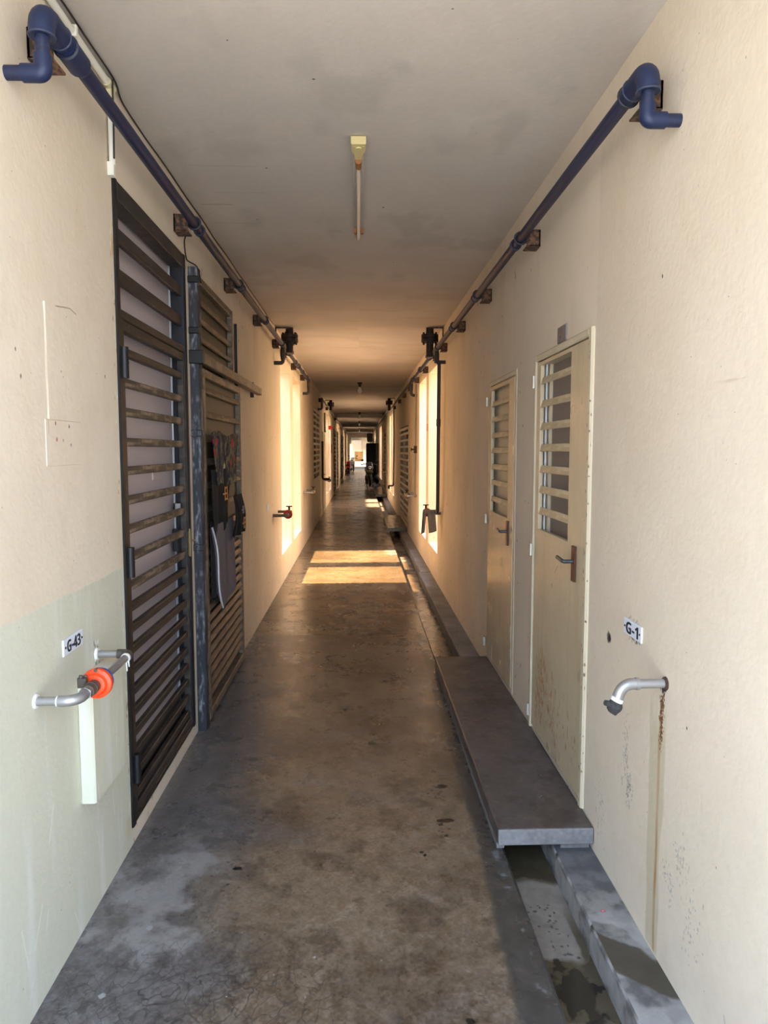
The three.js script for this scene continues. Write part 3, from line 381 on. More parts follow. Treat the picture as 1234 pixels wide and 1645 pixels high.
// ---------------------------------------------------------------- louvred steel doors on the right
const doorPic = (rust) => { const p = new Pic(512, 1024, 2.9, 4.0, 0.05, 2.25).fill((u, v) => { const n = fbm(u * 3, v * 3, 4), f = fbm(u * 40, v * 40, 3), s = fbm(u * 25, v * 2, 3); let c = mix([192, 176, 146], [204, 189, 158], n); c = mix(c, [176, 158, 124], 0.35 * sm(0.55, 0.8, s)); const w = (f - 0.5) * 10; return [c[0] + w, c[1] + w, c[2] + w]; });
  if (rust) { for (let i = 0; i < 420; i++) { const u = 3.05 + 0.75 * rnd(), k = Math.exp(-Math.pow((u - 3.68) / 0.12, 2)) + 0.6 * Math.exp(-Math.pow((u - 3.45) / 0.05, 2)) + 0.12; if (rnd() > k) continue; const v = 0.2 + 0.38 * rnd() * (0.6 + 0.4 * k); p.blot(u, v, rr(0.003, 0.009), rr(0.006, 0.03), [158, 92, 40], rr(0.4, 0.95), 0.6, 0.5); } for (let i = 0; i < 90; i++) p.blot(rr(3.05, 3.85), rr(0.12, 0.5), rr(0.001, 0.003), rr(0.002, 0.008), [96, 70, 50], rr(0.4, 0.9)); p.line([[3.45, 1.05], [3.40, 1.09]], 0.004, [120, 100, 76], 0.7); }
  for (let i = 0; i < 50; i++) p.blot(rr(3, 3.9), rr(0.15, 2.1), rr(0.001, 0.003), rr(0.001, 0.004), [110, 90, 66], rr(0.4, 0.9)); return p; };
const roughPic = (() => { const p = new Pic(256, 512, 2.9, 4.0, 0.05, 2.25).fill((u, v) => { const g = 255 * clamp(0.42 + 0.35 * (fbm(u * 6, v * 6, 4) - 0.5)); return [g, g, g]; }); return p.tex(false); })();
M.door1 = std({ map: doorPic(true).tex(), roughnessMap: roughPic, roughness: 0.8 }); M.door2 = std({ map: doorPic(false).tex(), roughnessMap: roughPic, roughness: 0.55 });
M.louvre = std({ map: dustTex([190, 172, 138], [220, 204, 172], 0.8), roughness: 0.45 });
M.framePaint = std({ map: (() => { const p = new Pic(512, 1024, 2.9, 4.0, 0.05, 2.25).fill((u, v) => { const c = mix([198, 184, 156], [212, 199, 171], fbm(u * 8, v * 8, 3)); return c; }); for (let i = 0; i < 70; i++) p.blot(rr(2.935, 2.99), rr(0.1, 2.15), rr(0.002, 0.005), rr(0.003, 0.014), [84, 62, 42], rr(0.5, 0.95)); return p.tex(); })(), roughness: 0.5 });
M.handlePlate = std({ color: rgb(84, 48, 34), roughness: 0.4, metalness: 0.2 }); M.lever = std({ color: rgb(96, 100, 104), roughness: 0.35, metalness: 0.7 });
M.taupe = std({ color: rgb(152, 136, 124), roughness: 0.7 }); M.hinge = std({ color: rgb(206, 200, 186), roughness: 0.4, metalness: 0.4 });
function louvredDoor(n, label, d0, d1, o) {
  const t = struct(new THREE.Group(), label); t.name = n; t.position.set(R, 0.1, -(d0 + d1) / 2); scene.add(t);
  const xf = R - o.proud, xb = R + 0.07, y1 = o.y1, yb = 0.103;
  part('frame', [cbx(xf, xb, yb, y1, d0, d0 + 0.048, 0.008), cbx(xf, xb, yb, y1, d1 - 0.038, d1, 0.006), cbx(xf, xb, y1 - 0.034, y1, d0 + 0.048, d1 - 0.038, 0.006)], M.framePaint, t);
  const a = d0 + 0.056, b = d1 - 0.044, top = y1 - 0.042, lx0 = R - 0.006, lx1 = R + 0.014, ob = o.bottom, ot = o.top;
  const lf = part('leaf', [bx(lx0, lx1, 0.125, ob, a, b), bx(lx0, lx1, ob, top, a, o.s0), bx(lx0, lx1, ob, top, o.s1, b), bx(lx0, lx1, ot, top, o.s0, o.s1)], o.mat, t);
  for (const y of o.slats) { const s = cbx(-0.0035, 0.0035, -0.0195, 0.0195, o.s0 - 0.002, o.s1 + 0.002, 0.002); s.rotateZ(-0.28); s.translate(R + 0.004, y, 0); part('slat', s, M.louvre, lf); }
  const hy = o.hy, hd = d0 + 0.16; const hp = part('handle_plate', cbx(R - 0.016, R - 0.005, hy - 0.09, hy + 0.068, hd, hd + 0.055, 0.004), M.handlePlate, lf); part('lever', [cyl(V(R - 0.012, hy, hd + 0.028), V(R - 0.055, hy, hd + 0.028), 0.009), elbow(V(R - 0.045, hy, hd + 0.028), V(R - 0.058, hy, hd + 0.028), V(R - 0.058, hy + 0.006, hd + 0.125), 0.0085, 0.012)], M.lever, hp);
  for (const y of o.hinges) part('hinge', [cyl(V(R - 0.022, y - 0.033, d1 - 0.03), V(R - 0.022, y + 0.033, d1 - 0.03), 0.008), cbx(R - 0.022, R - 0.018, y - 0.03, y + 0.03, d1 - 0.05, d1 + 0.008, 0.001)], M.hinge, t);
  part('backing', o.back.map((q) => bx(...q)), o.backMat, t); return t;
}
const X2 = R + TH;
const dA = louvredDoor('door_1', 'cream louvred steel door with rust streaks at its foot, nearest on the right', 2.945, 3.915, { y1: 2.155, bottom: 1.229, top: 2.095, s0: 3.25, s1: 3.80, slats: [2.013, 1.892, 1.774, 1.662, 1.55, 1.441, 1.328], hy: 1.155, hinges: [2.015, 1.105, 0.2], proud: 0.014, mat: M.door1, back: [[R + 0.058, X2, 0.1, 2.155, 2.945, 3.915]], backMat: M.taupe });
part('inner_post', cbx(R + 0.024, R + 0.033, 0.13, 2.12, 3.80, 3.83, 0.002), M.whitePaint, dA); part('inner_frame', [cbx(R + 0.040, R + 0.058, 0.13, 2.12, 3.785, 3.87, 0.002), bx(R + 0.016, R + 0.058, 2.1, 2.12, 3.06, 3.785)], M.framePaint, dA);
louvredDoor('door_2', 'cream louvred steel door with a clean glossy foot, second on the right', 4.385, 5.335, { y1: 2.145, bottom: 1.206, top: 2.077, s0: 4.60, s1: 5.21, slats: [1.98, 1.869, 1.755, 1.647, 1.531, 1.417, 1.30], hy: 1.125, hinges: [2.003, 1.139, 0.205], proud: 0.004, mat: M.door2, back: [[R + 0.036, X2, 0.1, 2.145, 4.385, 5.335]], backMat: M.framePaint });
{ // plate above the first door
  const t = thing('number_plate', 'small grey number plate above the first louvred door', 'sign', [R, 2.16, 3.415]); const p = new Pic(96, 64, 0, 0.15, 0, 0.085).fill((u, v) => mix([120, 110, 106], [136, 126, 120], fbm(u * 60, v * 60, 3))); const k = (a, b, r, q) => p.blot(a, b, r, q, [80, 62, 56], 0.85, 0.3, 0.5); k(0.095, 0.058, 0.010, 0.010); k(0.088, 0.047, 0.007, 0.005); k(0.062, 0.050, 0.005, 0.020); k(0.088, 0.026, 0.019, 0.007); k(0.095, 0.012, 0.007, 0.010);
  const g = cbx(R - 0.008, R, 2.16, 2.236, 3.345, 3.485, 0.003); const uv = g.attributes.uv; for (let i = 0; i < uv.count; i++) uv.setXY(i, uv.getX(i) - 3.345, uv.getY(i) - 2.16); part('plate', g, std({ map: p.tex(), roughness: 0.5 }), t);
}

// ---------------------------------------------------------------- blue water pipes under the ceiling, brackets, valves
M.bluePipe = std({ map: new Pic(256, 256, 0, 1, 0, 1).fill((u, v) => { const n = fbm(u * 20, v * 20, 4); return mix([22, 30, 60], [42, 50, 80], 0.8 * sm(0.45, 0.8, n)); }).tex(), roughness: 0.5 });
M.blueFit = std({ color: rgb(20, 34, 68), roughness: 0.5 });
M.ring = std({ color: rgb(46, 54, 76), roughness: 0.6 }); M.darkRing = std({ color: rgb(34, 36, 46), roughness: 0.5 });
M.rust = std({ map: new Pic(128, 128, 0, 0.2, 0, 0.2).fill((u, v) => mix([58, 44, 36], [120, 86, 62], sm(0.35, 0.75, fbm(u * 60, v * 60, 4)))).tex(), roughness: 0.85, bumpMap: concBump, bumpScale: 0.004 });
M.iron = std({ map: new Pic(128, 128, 0, 0.2, 0, 0.2).fill((u, v) => mix([32, 26, 24], [70, 50, 42], sm(0.45, 0.8, fbm(u * 60, v * 60, 4)))).tex(), roughness: 0.6, metalness: 0.3 });
M.darkPipe = std({ color: rgb(48, 46, 44), roughness: 0.55 });
const PXL = -0.855, PYL = 2.825, PXR = 0.865, PYR = 2.777, pr = 0.0245;
const run = (x, y, d0, d1, r = pr) => cyl(V(x, y, d0), V(x, y, d1), r, r, 18);
function tap(t, x, y, d, wallX, drop, big, name = 'drop_elbow') { // run turns down, then into the wall
  const s = Math.sign(wallX - x), k = big ? 1 : 0.8; part('elbow', [elbow(V(x, y, d + 0.12 * k), V(x, y, d), V(x, y - 0.062 * k, d), 0.034 * k, 0.04 * k, 20)], M.blueFit, t); part('ring', torus(V(x, y - 0.060 * k, d), new THREE.Vector3(0, 1, 0), 0.033 * k, 0.004), M.ring, t); part('ring', torus(V(x, y, d + 0.118 * k), new THREE.Vector3(0, 0, 1), 0.033 * k, 0.004), M.ring, t);
  part('drop_pipe', cyl(V(x, y - 0.05, d), V(x, y - drop + 0.02, d), 0.019 * k), M.bluePipe, t); part(name, elbow(V(x, y - drop + 0.046, d), V(x, y - drop, d), V(x + s * 0.055, y - drop, d), 0.024 * k, 0.012, 16), M.blueFit, t); part('wall_pipe', cyl(V(x + s * 0.05, y - drop, d), V(wallX, y - drop, d), 0.019 * k), M.bluePipe, t);
}
const collar = (t, x, y, d, r = 0.031, l = 0.03) => part('collar', cyl(V(x, y, d), V(x, y, d + l), r, r, 18), M.bluePipe, t);
{
  const l = thing('water_pipe', 'navy blue water pipe running under the ceiling along the left wall', 'pipe', [PXL, PYL, 2.07]);
  tap(l, PXL, PYL, 2.07, L, 0.156, true); part('reducer', [cyl(V(PXL, PYL, 2.17), V(PXL, PYL, 2.225), 0.029), cyl(V(PXL, PYL, 2.22), V(PXL, PYL, 2.235), 0.033), cyl(V(PXL, PYL, 2.235), V(PXL, PYL, 2.335), 0.036), cyl(V(PXL, PYL, 2.335), V(PXL, PYL, 2.36), 0.036, 0.026)], M.blueFit, l); part('ring', torus(V(PXL, PYL, 2.235), new THREE.Vector3(0, 0, 1), 0.035, 0.003), M.ring, l);
  part('pipe', run(PXL, PYL, 2.35, 8.18), M.bluePipe, l); for (const d of [3.98, 5.36, 6.72]) collar(l, PXL, PYL, d);
  part('tee', [cyl(V(PXL, PYL, 8.08), V(PXL, PYL, 8.28), 0.032), cyl(V(PXL, PYL, 8.2), V(PXL, PYL - 0.16, 8.2), 0.026), elbow(V(PXL, PYL - 0.12, 8.2), V(PXL, PYL - 0.20, 8.2), V(L, PYL - 0.20, 8.2), 0.022, 0.03)], M.darkPipe, l);
  part('pipe', run(PXL, PYL, 8.28, 12.28, 0.023), M.bluePipe, l); for (const d of [8.9, 9.75, 10.95]) collar(l, PXL, PYL, d); tapEnd(l, PXL, PYL, 12.3, L);
  const r = thing('water_pipe', 'navy blue water pipe running under the ceiling along the right wall', 'pipe', [PXR, PYR, 2.2]);
  tap(r, PXR, PYR, 2.21, R, 0.142, true); collar(r, PXR, PYR, 2.33, 0.033, 0.035); part('pipe', run(PXR, PYR, 2.3, 8.1), M.bluePipe, r); for (const d of [4.02, 5.42, 6.75]) collar(r, PXR, PYR, d);
  part('tee', [cyl(V(PXR, PYR, 7.98), V(PXR, PYR, 8.18), 0.032), cyl(V(PXR, PYR, 8.08), V(PXR, PYR - 0.16, 8.08), 0.026), cyl(V(PXR, PYR - 0.15, 8.08), V(R, PYR - 0.15, 8.08), 0.02)], M.darkPipe, r); part('pipe', run(PXR, PYR, 8.18, 12.0, 0.023), M.bluePipe, r); for (const d of [8.9, 10.3, 11.2]) collar(r, PXR, PYR, d); tapEnd(r, PXR, PYR, 12.02, R);
  part('pipe', run(PXR, PYR, 12.0, 59, 0.022), M.darkPipe, r);
  const f = thing('water_pipe', 'far run of dark pipe under the ceiling along the left wall, past the tall openings', 'pipe', [PXL, PYL, 16.6]); part('pipe', run(PXL, PYL, 16.7, 59, 0.024), M.darkPipe, f); part('drop_pipe', [elbow(V(PXL, PYL, 16.75), V(PXL, PYL, 16.6), V(PXL, PYL - 0.2, 16.6), 0.028, 0.05), elbow(V(PXL, PYL - 0.16, 16.6), V(PXL, PYL - 0.24, 16.6), V(L, PYL - 0.24, 16.6), 0.026, 0.04)], M.darkPipe, f);
  function tapEnd(t, x, y, d, wx) { part('drop_pipe', [elbow(V(x, y, d - 0.12), V(x, y, d), V(x, y - 0.14, d), 0.028, 0.05), elbow(V(x, y - 0.12, d), V(x, y - 0.22, d), V(wx, y - 0.22, d), 0.024, 0.04)], M.darkPipe, t); }
}
const ORD = ['first', 'second', 'third', 'fourth', 'fifth', 'sixth', 'seventh', 'eighth', 'ninth', 'tenth', 'eleventh', 'twelfth', 'thirteenth', 'fourteenth', 'fifteenth'];
function bracket(side, d, i, far) { // rusted plate between wall and pipe
  const x0 = side < 0 ? L : R, x = side < 0 ? PXL : PXR, y = (side < 0 ? PYL : PYR), a = Math.min(x0, x + side * 0.026), b = Math.max(x0, x + side * 0.026);
  const t = thing('pipe_bracket', `rusty brown plate bracket holding the ${side < 0 ? 'left' : 'right'} wall pipe, ${ORD[i]} from the near end`, 'bracket', [x0, y, d], 'pipe brackets');
  part('plate', cbx(a, b, y - 0.047, y + 0.038, d, d + 0.008, 0.002), M.rust, t); part('wall_flange', cbx(Math.min(x0, x0 - side * 0.008), Math.max(x0, x0 - side * 0.008), y - 0.047, y + 0.038, d, d + 0.10, 0.002), M.rust, t); part('shelf', cbx(a, b, y - 0.051, y - 0.043, d, d + 0.09, 0.002), M.rust, t);
  if (!far) part('strap', torus(V(x, y, d + 0.03), new THREE.Vector3(0, 0, 1), 0.0312, 0.0062, 6, 18), M.darkRing, t);
}
[2.205, 3.84, 5.22, 6.60, 8.03, 8.85, 10.2, 11.75].forEach((d, i) => bracket(-1, d, i)); [17.0, 20.5, 27.5].forEach((d, i) => bracket(-1, d, 8 + i, true));
[2.34, 3.88, 5.28, 6.58, 7.92, 8.72, 10.1, 11.6].forEach((d, i) => bracket(1, d, i)); [13.2, 14.8, 16.6, 19.0].forEach((d, i) => bracket(1, d, 8 + i, true));
function valve(side, d, label) { // flanged iron riser from the ceiling with bolts
  const x = side < 0 ? -0.80 : 0.815, py = side < 0 ? PYL : PYR, t = thing('flanged_valve', label, 'valve', [x, py, d]), A = 0.098;
  part('riser', [cyl(V(x, py - 0.06, d), V(x, 2.90, d), 0.042, 0.042, 20), cyl(V(x, 2.965, d), V(x, 3.03, d), 0.048, 0.044, 20), cyl(V(x, 3.03, d), V(x, H, d), 0.044, 0.044)], M.iron, t);
  part('flange', [cyl(V(x, 2.885, d), V(x, 2.925, d), A, A, 28)], M.iron, t); part('flange', [cyl(V(x, 2.932, d), V(x, 2.972, d), A, A, 28)], M.iron, t);
  for (let k = 0; k < 8; k++) { const an = k / 8 * 6.283 + 0.3, bxp = x + Math.cos(an) * 0.076, bd = d + Math.sin(an) * 0.076; part('bolt', cyl(V(bxp, 2.862, bd), V(bxp, 2.995, bd), 0.013, 0.013, 6), M.iron, t); }
  part('outlet', [cyl(V(x, py - 0.02, d), V(x, py - 0.02, d + 0.25), 0.03)], M.bluePipe, t); part('hanger', [cbx(side < 0 ? L : R - 0.012, side < 0 ? L + 0.012 : R, 2.86, H, d - 0.06, d - 0.045, 0.002), cbx(side < 0 ? L : x, side < 0 ? x : R, 3.035, H, d - 0.06, d - 0.045, 0.002)], M.rust, t);
}
valve(-1, 8.42, 'rusty flanged valve hanging from the ceiling above the left pipe'); valve(1, 8.36, 'rusty flanged valve hanging from the ceiling above the right pipe'); valve(-1, 20.4, 'distant small flanged valve under the ceiling on the left'); valve(1, 19.6, 'distant small flanged valve under the ceiling on the right');
// risers on the right wall
{
  const a = thing('riser_pipe', 'dark vertical pipe dropping past the right tall opening to the cloth-draped meter', 'pipe', [0.905, 0.93, 8.1]); part('pipe', cyl(V(0.895, PYR - 0.14, 8.1), V(0.905, 0.95, 8.25), 0.020), M.darkPipe, a); part('elbow', elbow(V(0.905, 1.0, 8.25), V(0.905, 0.93, 8.25), V(0.905, 0.93, 8.4), 0.021, 0.03), M.darkPipe, a); part('socket', [cyl(V(0.899, 1.92, 8.17), V(0.899, 2.0, 8.165), 0.025)], M.darkPipe, a);
  M.greyPipe = std({ color: rgb(128, 120, 108), roughness: 0.6 });
  const b = thing('riser_pipe', 'thin grey vertical pipe with a stop valve beyond the right tall openings', 'pipe', [0.92, 0.9, 11.9]); part('pipe', cyl(V(0.925, 2.72, 11.75), V(0.925, 0.86, 11.95), 0.017), M.greyPipe, b); part('stop_valve', [cyl(V(0.925, 1.60, 11.87), V(0.925, 1.72, 11.86), 0.026), cyl(V(0.925, 1.66, 11.87), V(0.86, 1.66, 11.87), 0.012), cyl(V(0.862, 1.66, 11.87), V(0.852, 1.66, 11.87), 0.032, 0.032, 8)], M.iron, b);
  const c = thing('riser_pipe', 'thin vertical pipe against the bright far right wall', 'pipe', [0.92, 0.6, 19.5]); part('pipe', tube([V(0.925, 2.75, 19.3), V(0.93, 1.8, 19.35), V(0.925, 0.72, 19.5)], 0.018), M.iron, c); part('tap', [elbow(V(0.925, 0.76, 19.5), V(0.925, 0.68, 19.5), V(0.80, 0.68, 19.5), 0.022, 0.03), cyl(V(0.80, 0.69, 19.5), V(0.80, 0.60, 19.5), 0.025)], M.iron, c);
  const e = thing('riser_pipe', 'dark vertical pipe with a foot bend on the left wall beside the far louvred door', 'pipe', [-0.90, 0.9, 17.9]); part('pipe', cyl(V(-0.915, 1.87, 17.9), V(-0.915, 0.98, 17.9), 0.028), M.iron, e); part('foot_bend', elbow(V(-0.915, 1.05, 17.9), V(-0.915, 0.93, 17.9), V(-0.74, 0.93, 17.9), 0.03, 0.05), M.iron, e);
  const f = thing('downpipe', 'pale vertical pipe strip beyond the black motorcycle on the right wall', 'pipe', [0.93, 0, 35.5]); part('pipe', cyl(V(0.93, 0.1, 37.0), V(0.93, 3.04, 37.0), 0.032), M.whitePaint, f); part('clip', cyl(V(0.93, 1.5, 37), V(0.93, 1.56, 37), 0.036), M.greyPipe, f);
}

// ---------------------------------------------------------------- conduit, cables, ceiling lights
M.pvc = std({ color: rgb(226, 222, 208), roughness: 0.5 }); M.cable = std({ color: rgb(44, 36, 32), roughness: 0.7 });
{
  const t = thing('conduit', 'white plastic conduit in the ceiling corner dropping to the black gate', 'conduit', [L + 0.02, 2.7, 2.86]);
  part('pipe', cyl(V(L + 0.018, 3.018, 1.2), V(L + 0.018, 3.018, 2.86), 0.0125), M.pvc, t); part('drop_pipe', cyl(V(L + 0.018, 3.01, 2.865), V(L + 0.018, 2.73, 2.865), 0.0125), M.pvc, t); part('tee', [cyl(V(L + 0.018, 3.018, 2.825), V(L + 0.018, 3.018, 2.89), 0.016), cyl(V(L + 0.018, 3.018, 2.865), V(L + 0.018, 2.95, 2.865), 0.016)], std({ color: rgb(206, 196, 160), roughness: 0.5 }), t); part('end_box', cbx(L, L + 0.026, 2.69, 2.74, 2.85, 2.88, 0.004), M.pvc, t); part('saddle', cbx(L, L + 0.034, 3.0, 3.036, 2.50, 2.52, 0.003), M.pvc, t);
  const c = thing('cable', 'thin dark cable stapled along the ceiling corner of the left wall', 'cable', [L, 3.03, 3]); const p = []; for (let d = 1.2; d < 2.8; d += 0.2) p.push(V(L + 0.036, 3.040 + rr(-0.003, 0.003), d)); p.push(V(L + 0.036, 3.040, 2.86), V(L + 0.012, 3.04, 3.0)); for (let d = 3.1; d < 8.3; d += 0.25) p.push(V(L + 0.008, 3.036 + rr(-0.006, 0.004), d)); part('cable_run', tube(p, 0.0035, 5, 160), M.cable, c);
  part('drop', tube([V(L + 0.036, 3.03, 2.84), V(L + 0.032, 2.9, 2.85), V(L + 0.03, 2.75, 2.85)], 0.0035, 5), M.cable, c);
  const w = thing('cable', 'loose wire hanging from the second left bracket to the weathered post', 'cable', [L, 2.7, 4.1]); part('wire', tube([V(L + 0.05, 2.775, 3.9), V(L + 0.012, 2.77, 4.02), V(L + 0.010, 2.70, 4.06), V(L + 0.014, 2.69, 4.1), V(L + 0.05, 2.67, 4.15), V(L + 0.055, 2.60, 4.22)], 0.004, 5, 40), M.cable, w);
}
{
  const t = thing('fluorescent_lamp', 'unlit fluorescent tube on a slim batten in the middle of the ceiling', 'lamp', [0, H, 4.0]);
  const ivory = std({ color: rgb(214, 196, 140), roughness: 0.5 }), amber = std({ color: rgb(150, 98, 50), roughness: 0.5 });
  const s = new THREE.Shape(); s.moveTo(-0.031, 0); s.lineTo(0.031, 0); s.lineTo(0.030, 0.075); s.lineTo(0.018, 0.12); s.lineTo(0.015, 0.19); s.lineTo(-0.015, 0.19); s.lineTo(-0.018, 0.12); s.lineTo(-0.030, 0.075); s.closePath(); const hg = new THREE.ExtrudeGeometry(s, { depth: 0.03, bevelEnabled: true, bevelSize: 0.003, bevelThickness: 0.003, bevelSegments: 1 }); hg.rotateX(-Math.PI / 2); hg.translate(0, H - 0.036, -3.33); part('end_holder', [fix(hg), cyl(V(0, H - 0.045, 3.37), V(0, H - 0.035, 3.37), 0.014), cbx(-0.024, -0.02, H - 0.042, H - 0.036, 3.35, 3.40, 0.001), cbx(0.02, 0.024, H - 0.042, H - 0.036, 3.35, 3.40, 0.001)], ivory, t);
  part('lamp_cap', cyl(V(0, H - 0.045, 3.50), V(0, H - 0.045, 3.575), 0.0145), amber, t); part('tube', [cyl(V(0, H - 0.045, 3.575), V(0, H - 0.045, 4.70), 0.0125)], std({ color: rgb(222, 210, 200), roughness: 0.25 }), t); part('tube_cap', cyl(V(0, H - 0.045, 4.70), V(0, H - 0.045, 4.74), 0.013), M.steel, t); part('batten', cbx(-0.028, 0.028, H - 0.022, H, 3.45, 4.68, 0.006), M.ceil, t); part('end_clip', [cbx(-0.03, -0.012, H - 0.05, H - 0.02, 4.60, 4.64, 0.003), cbx(0.012, 0.03, H - 0.05, H - 0.02, 4.60, 4.64, 0.003)], amber, t);
  [[15.1, 'bare bulb in a ceiling holder past the tall openings'], [26.9, 'distant bare bulb on the ceiling, second behind the lamp'], [35.2, 'far bare bulb on the ceiling before the last beams'], [46.5, 'farthest bare bulb on the ceiling near the bright end']].forEach(([d, lb]) => { const b = thing('light_bulb', lb, 'bulb', [0.012, H, d], 'bare ceiling bulbs'); part('holder', [cyl(V(0.012, H, d), V(0.012, H - 0.03, d), 0.05, 0.045), cyl(V(0.012, H - 0.03, d), V(0.012, H - 0.10, d), 0.028, 0.022)], M.iron, b); part('bulb', [ball(V(0.012, H - 0.175, d), 0.05, 0.06, 0.05), cyl(V(0.012, H - 0.13, d), V(0.012, H - 0.09, d), 0.036, 0.022)], std({ color: rgb(230, 226, 214), roughness: 0.2 }), b); });
}

// ---------------------------------------------------------------- meters, stubs, signs
M.galv = new THREE.MeshStandardMaterial({ color: rgb(168, 166, 164), roughness: 0.42, metalness: 0.7 }); M.thread = std({ color: rgb(232, 230, 226), roughness: 0.6 });
M.orange = std({ color: rgb(240, 72, 24), roughness: 0.35 }); M.blueCap = std({ color: rgb(18, 78, 168), roughness: 0.4 }); M.gunmetal = std({ color: rgb(98, 90, 80), roughness: 0.5, metalness: 0.5 });
const lathe = (pts, x, y, d, seg = 32) => { const g = new THREE.LatheGeometry(pts.map(([r, h]) => new THREE.Vector2(r, h)), seg); g.rotateX(-Math.PI / 2); g.translate(x, y, -d); return fix(g); };   // profile height runs to greater depth
{
  const X = -0.838, Y = 0.913, t = thing('water_meter', 'orange and blue water meter on galvanised pipes below the left unit sign', 'water meter', [L, Y, 2.32]); const r = 0.0135;
  part('wall_pipe', cyl(V(L - 0.01, Y, 2.085), V(X - 0.04, Y, 2.085), r), M.galv, t); part('wall_rosette', [cyl(V(L, Y, 2.085), V(L + 0.006, Y, 2.085), 0.022, 0.02)], M.thread, t); part('elbow', elbow(V(X - 0.05, Y, 2.085), V(X + 0.004, Y, 2.085), V(X + 0.004, Y, 2.15), 0.0165, 0.036, 20), M.galv, t); part('thread_tape', cyl(V(X - 0.054, Y, 2.085), V(X - 0.044, Y, 2.085), 0.0158), M.thread, t);
  const xm = X + 0.004; part('nut', [cyl(V(xm, Y, 2.146), V(xm, Y, 2.166), 0.020, 0.020, 6)], M.steel, t); part('coupling', [cyl(V(xm, Y, 2.165), V(xm, Y, 2.225), 0.0205), cyl(V(xm, Y, 2.19), V(xm, Y, 2.197), 0.0225)], M.gunmetal, t);
  part('stop_screw', [cbx(xm - 0.040, xm - 0.014, Y + 0.004, Y + 0.034, 2.186, 2.212, 0.004), cyl(V(xm - 0.03, Y + 0.03, 2.195), V(xm - 0.03, Y + 0.042, 2.195), 0.006), cyl(V(xm - 0.02, Y + 0.03, 2.205), V(xm - 0.02, Y + 0.040, 2.205), 0.005)], M.gunmetal, t);
  part('body', lathe([[0.019, 0.0], [0.030, 0.0], [0.0335, 0.004], [0.034, 0.012], [0.039, 0.016], [0.046, 0.015], [0.0485, 0.019], [0.0485, 0.030], [0.046, 0.034], [0.0, 0.034]], xm, Y, 2.222), M.orange, t); part('seal_plug', cyl(V(xm, Y + 0.044, 2.236), V(xm, Y + 0.044, 2.25), 0.006), M.gunmetal, t);
  part('cap', lathe([[0.042, 0.0], [0.043, 0.02], [0.038, 0.03], [0.022, 0.036], [0.018, 0.05], [0, 0.05]], xm, Y, 2.256), M.blueCap, t); part('union_nut', [cyl(V(xm, Y, 2.296), V(xm, Y, 2.318), 0.019, 0.019, 6)], M.steel, t);
  part('outlet_pipe', cyl(V(xm, Y, 2.31), V(xm, Y, 2.535), r), M.galv, t); part('thread_tape', [cyl(V(xm, Y, 2.518), V(xm, Y, 2.534), 0.0165), cyl(V(xm, Y - 0.012, 2.53), V(xm + 0.002, Y - 0.05, 2.53), 0.003, 0.002), cyl(V(xm + 0.008, Y - 0.01, 2.53), V(xm + 0.01, Y - 0.034, 2.53), 0.003, 0.002)], M.thread, t); part('elbow', elbow(V(xm, Y, 2.53), V(xm, Y, 2.576), V(xm - 0.045, Y, 2.576), 0.0175, 0.03, 20), M.gunmetal, t); part('wall_pipe', cyl(V(xm - 0.04, Y, 2.576), V(L - 0.01, Y, 2.576), r), M.galv, t); part('wall_rosette', cyl(V(L, Y, 2.576), V(L + 0.008, Y, 2.576), 0.024, 0.019), M.thread, t);
  const pb = thing('pipe_casing', 'cream plastered casing on the left wall under the water meter', 'casing', [L, 0.445, 2.54]); part('casing', cbx(L, L + 0.052, 0.445, 0.872, 2.385, 2.70, 0.006), M.wallL, pb);
}
{
  const Y = 0.916, t = thing('pipe_stub', 'bent galvanised pipe stub with a black taped end on the right wall', 'pipe', [R, Y, 2.173]); part('wall_pipe', cyl(V(R + 0.01, Y, 2.173), V(0.86, Y, 2.173), 0.0145), M.galv, t); part('rosette', [cyl(V(R, Y, 2.173), V(R - 0.008, Y, 2.173), 0.022, 0.018)], M.rust, t); part('elbow', elbow(V(0.872, Y, 2.173), V(0.826, Y, 2.173), V(0.808, Y - 0.05, 2.168), 0.0175, 0.03, 20), M.galv, t); part('collar', cyl(V(0.868, Y, 2.173), V(0.878, Y, 2.173), 0.0195), M.galv, t);
  part('tape', cyl(V(0.811, Y - 0.043, 2.168), V(0.806, Y - 0.054, 2.168), 0.0195), M.thread, t); const kn = new THREE.IcosahedronGeometry(0.024, 2), p = kn.attributes.position; for (let i = 0; i < p.count; i++) { const v = new THREE.Vector3().fromBufferAttribute(p, i), k = 1 + 0.5 * (fbm(v.x * 60 + 5, v.y * 60 + v.z * 40, 3) - 0.5); p.setXYZ(i, v.x * k, v.y * k * 1.05, v.z * k); } kn.computeVertexNormals(); kn.translate(0.801, Y - 0.070, -2.168); part('taped_end', [fix(kn), cyl(V(0.80, Y - 0.068, 2.168), V(0.768, Y - 0.055, 2.16), 0.013, 0.009, 8)], std({ color: rgb(52, 50, 50), roughness: 0.8 }), t);
}
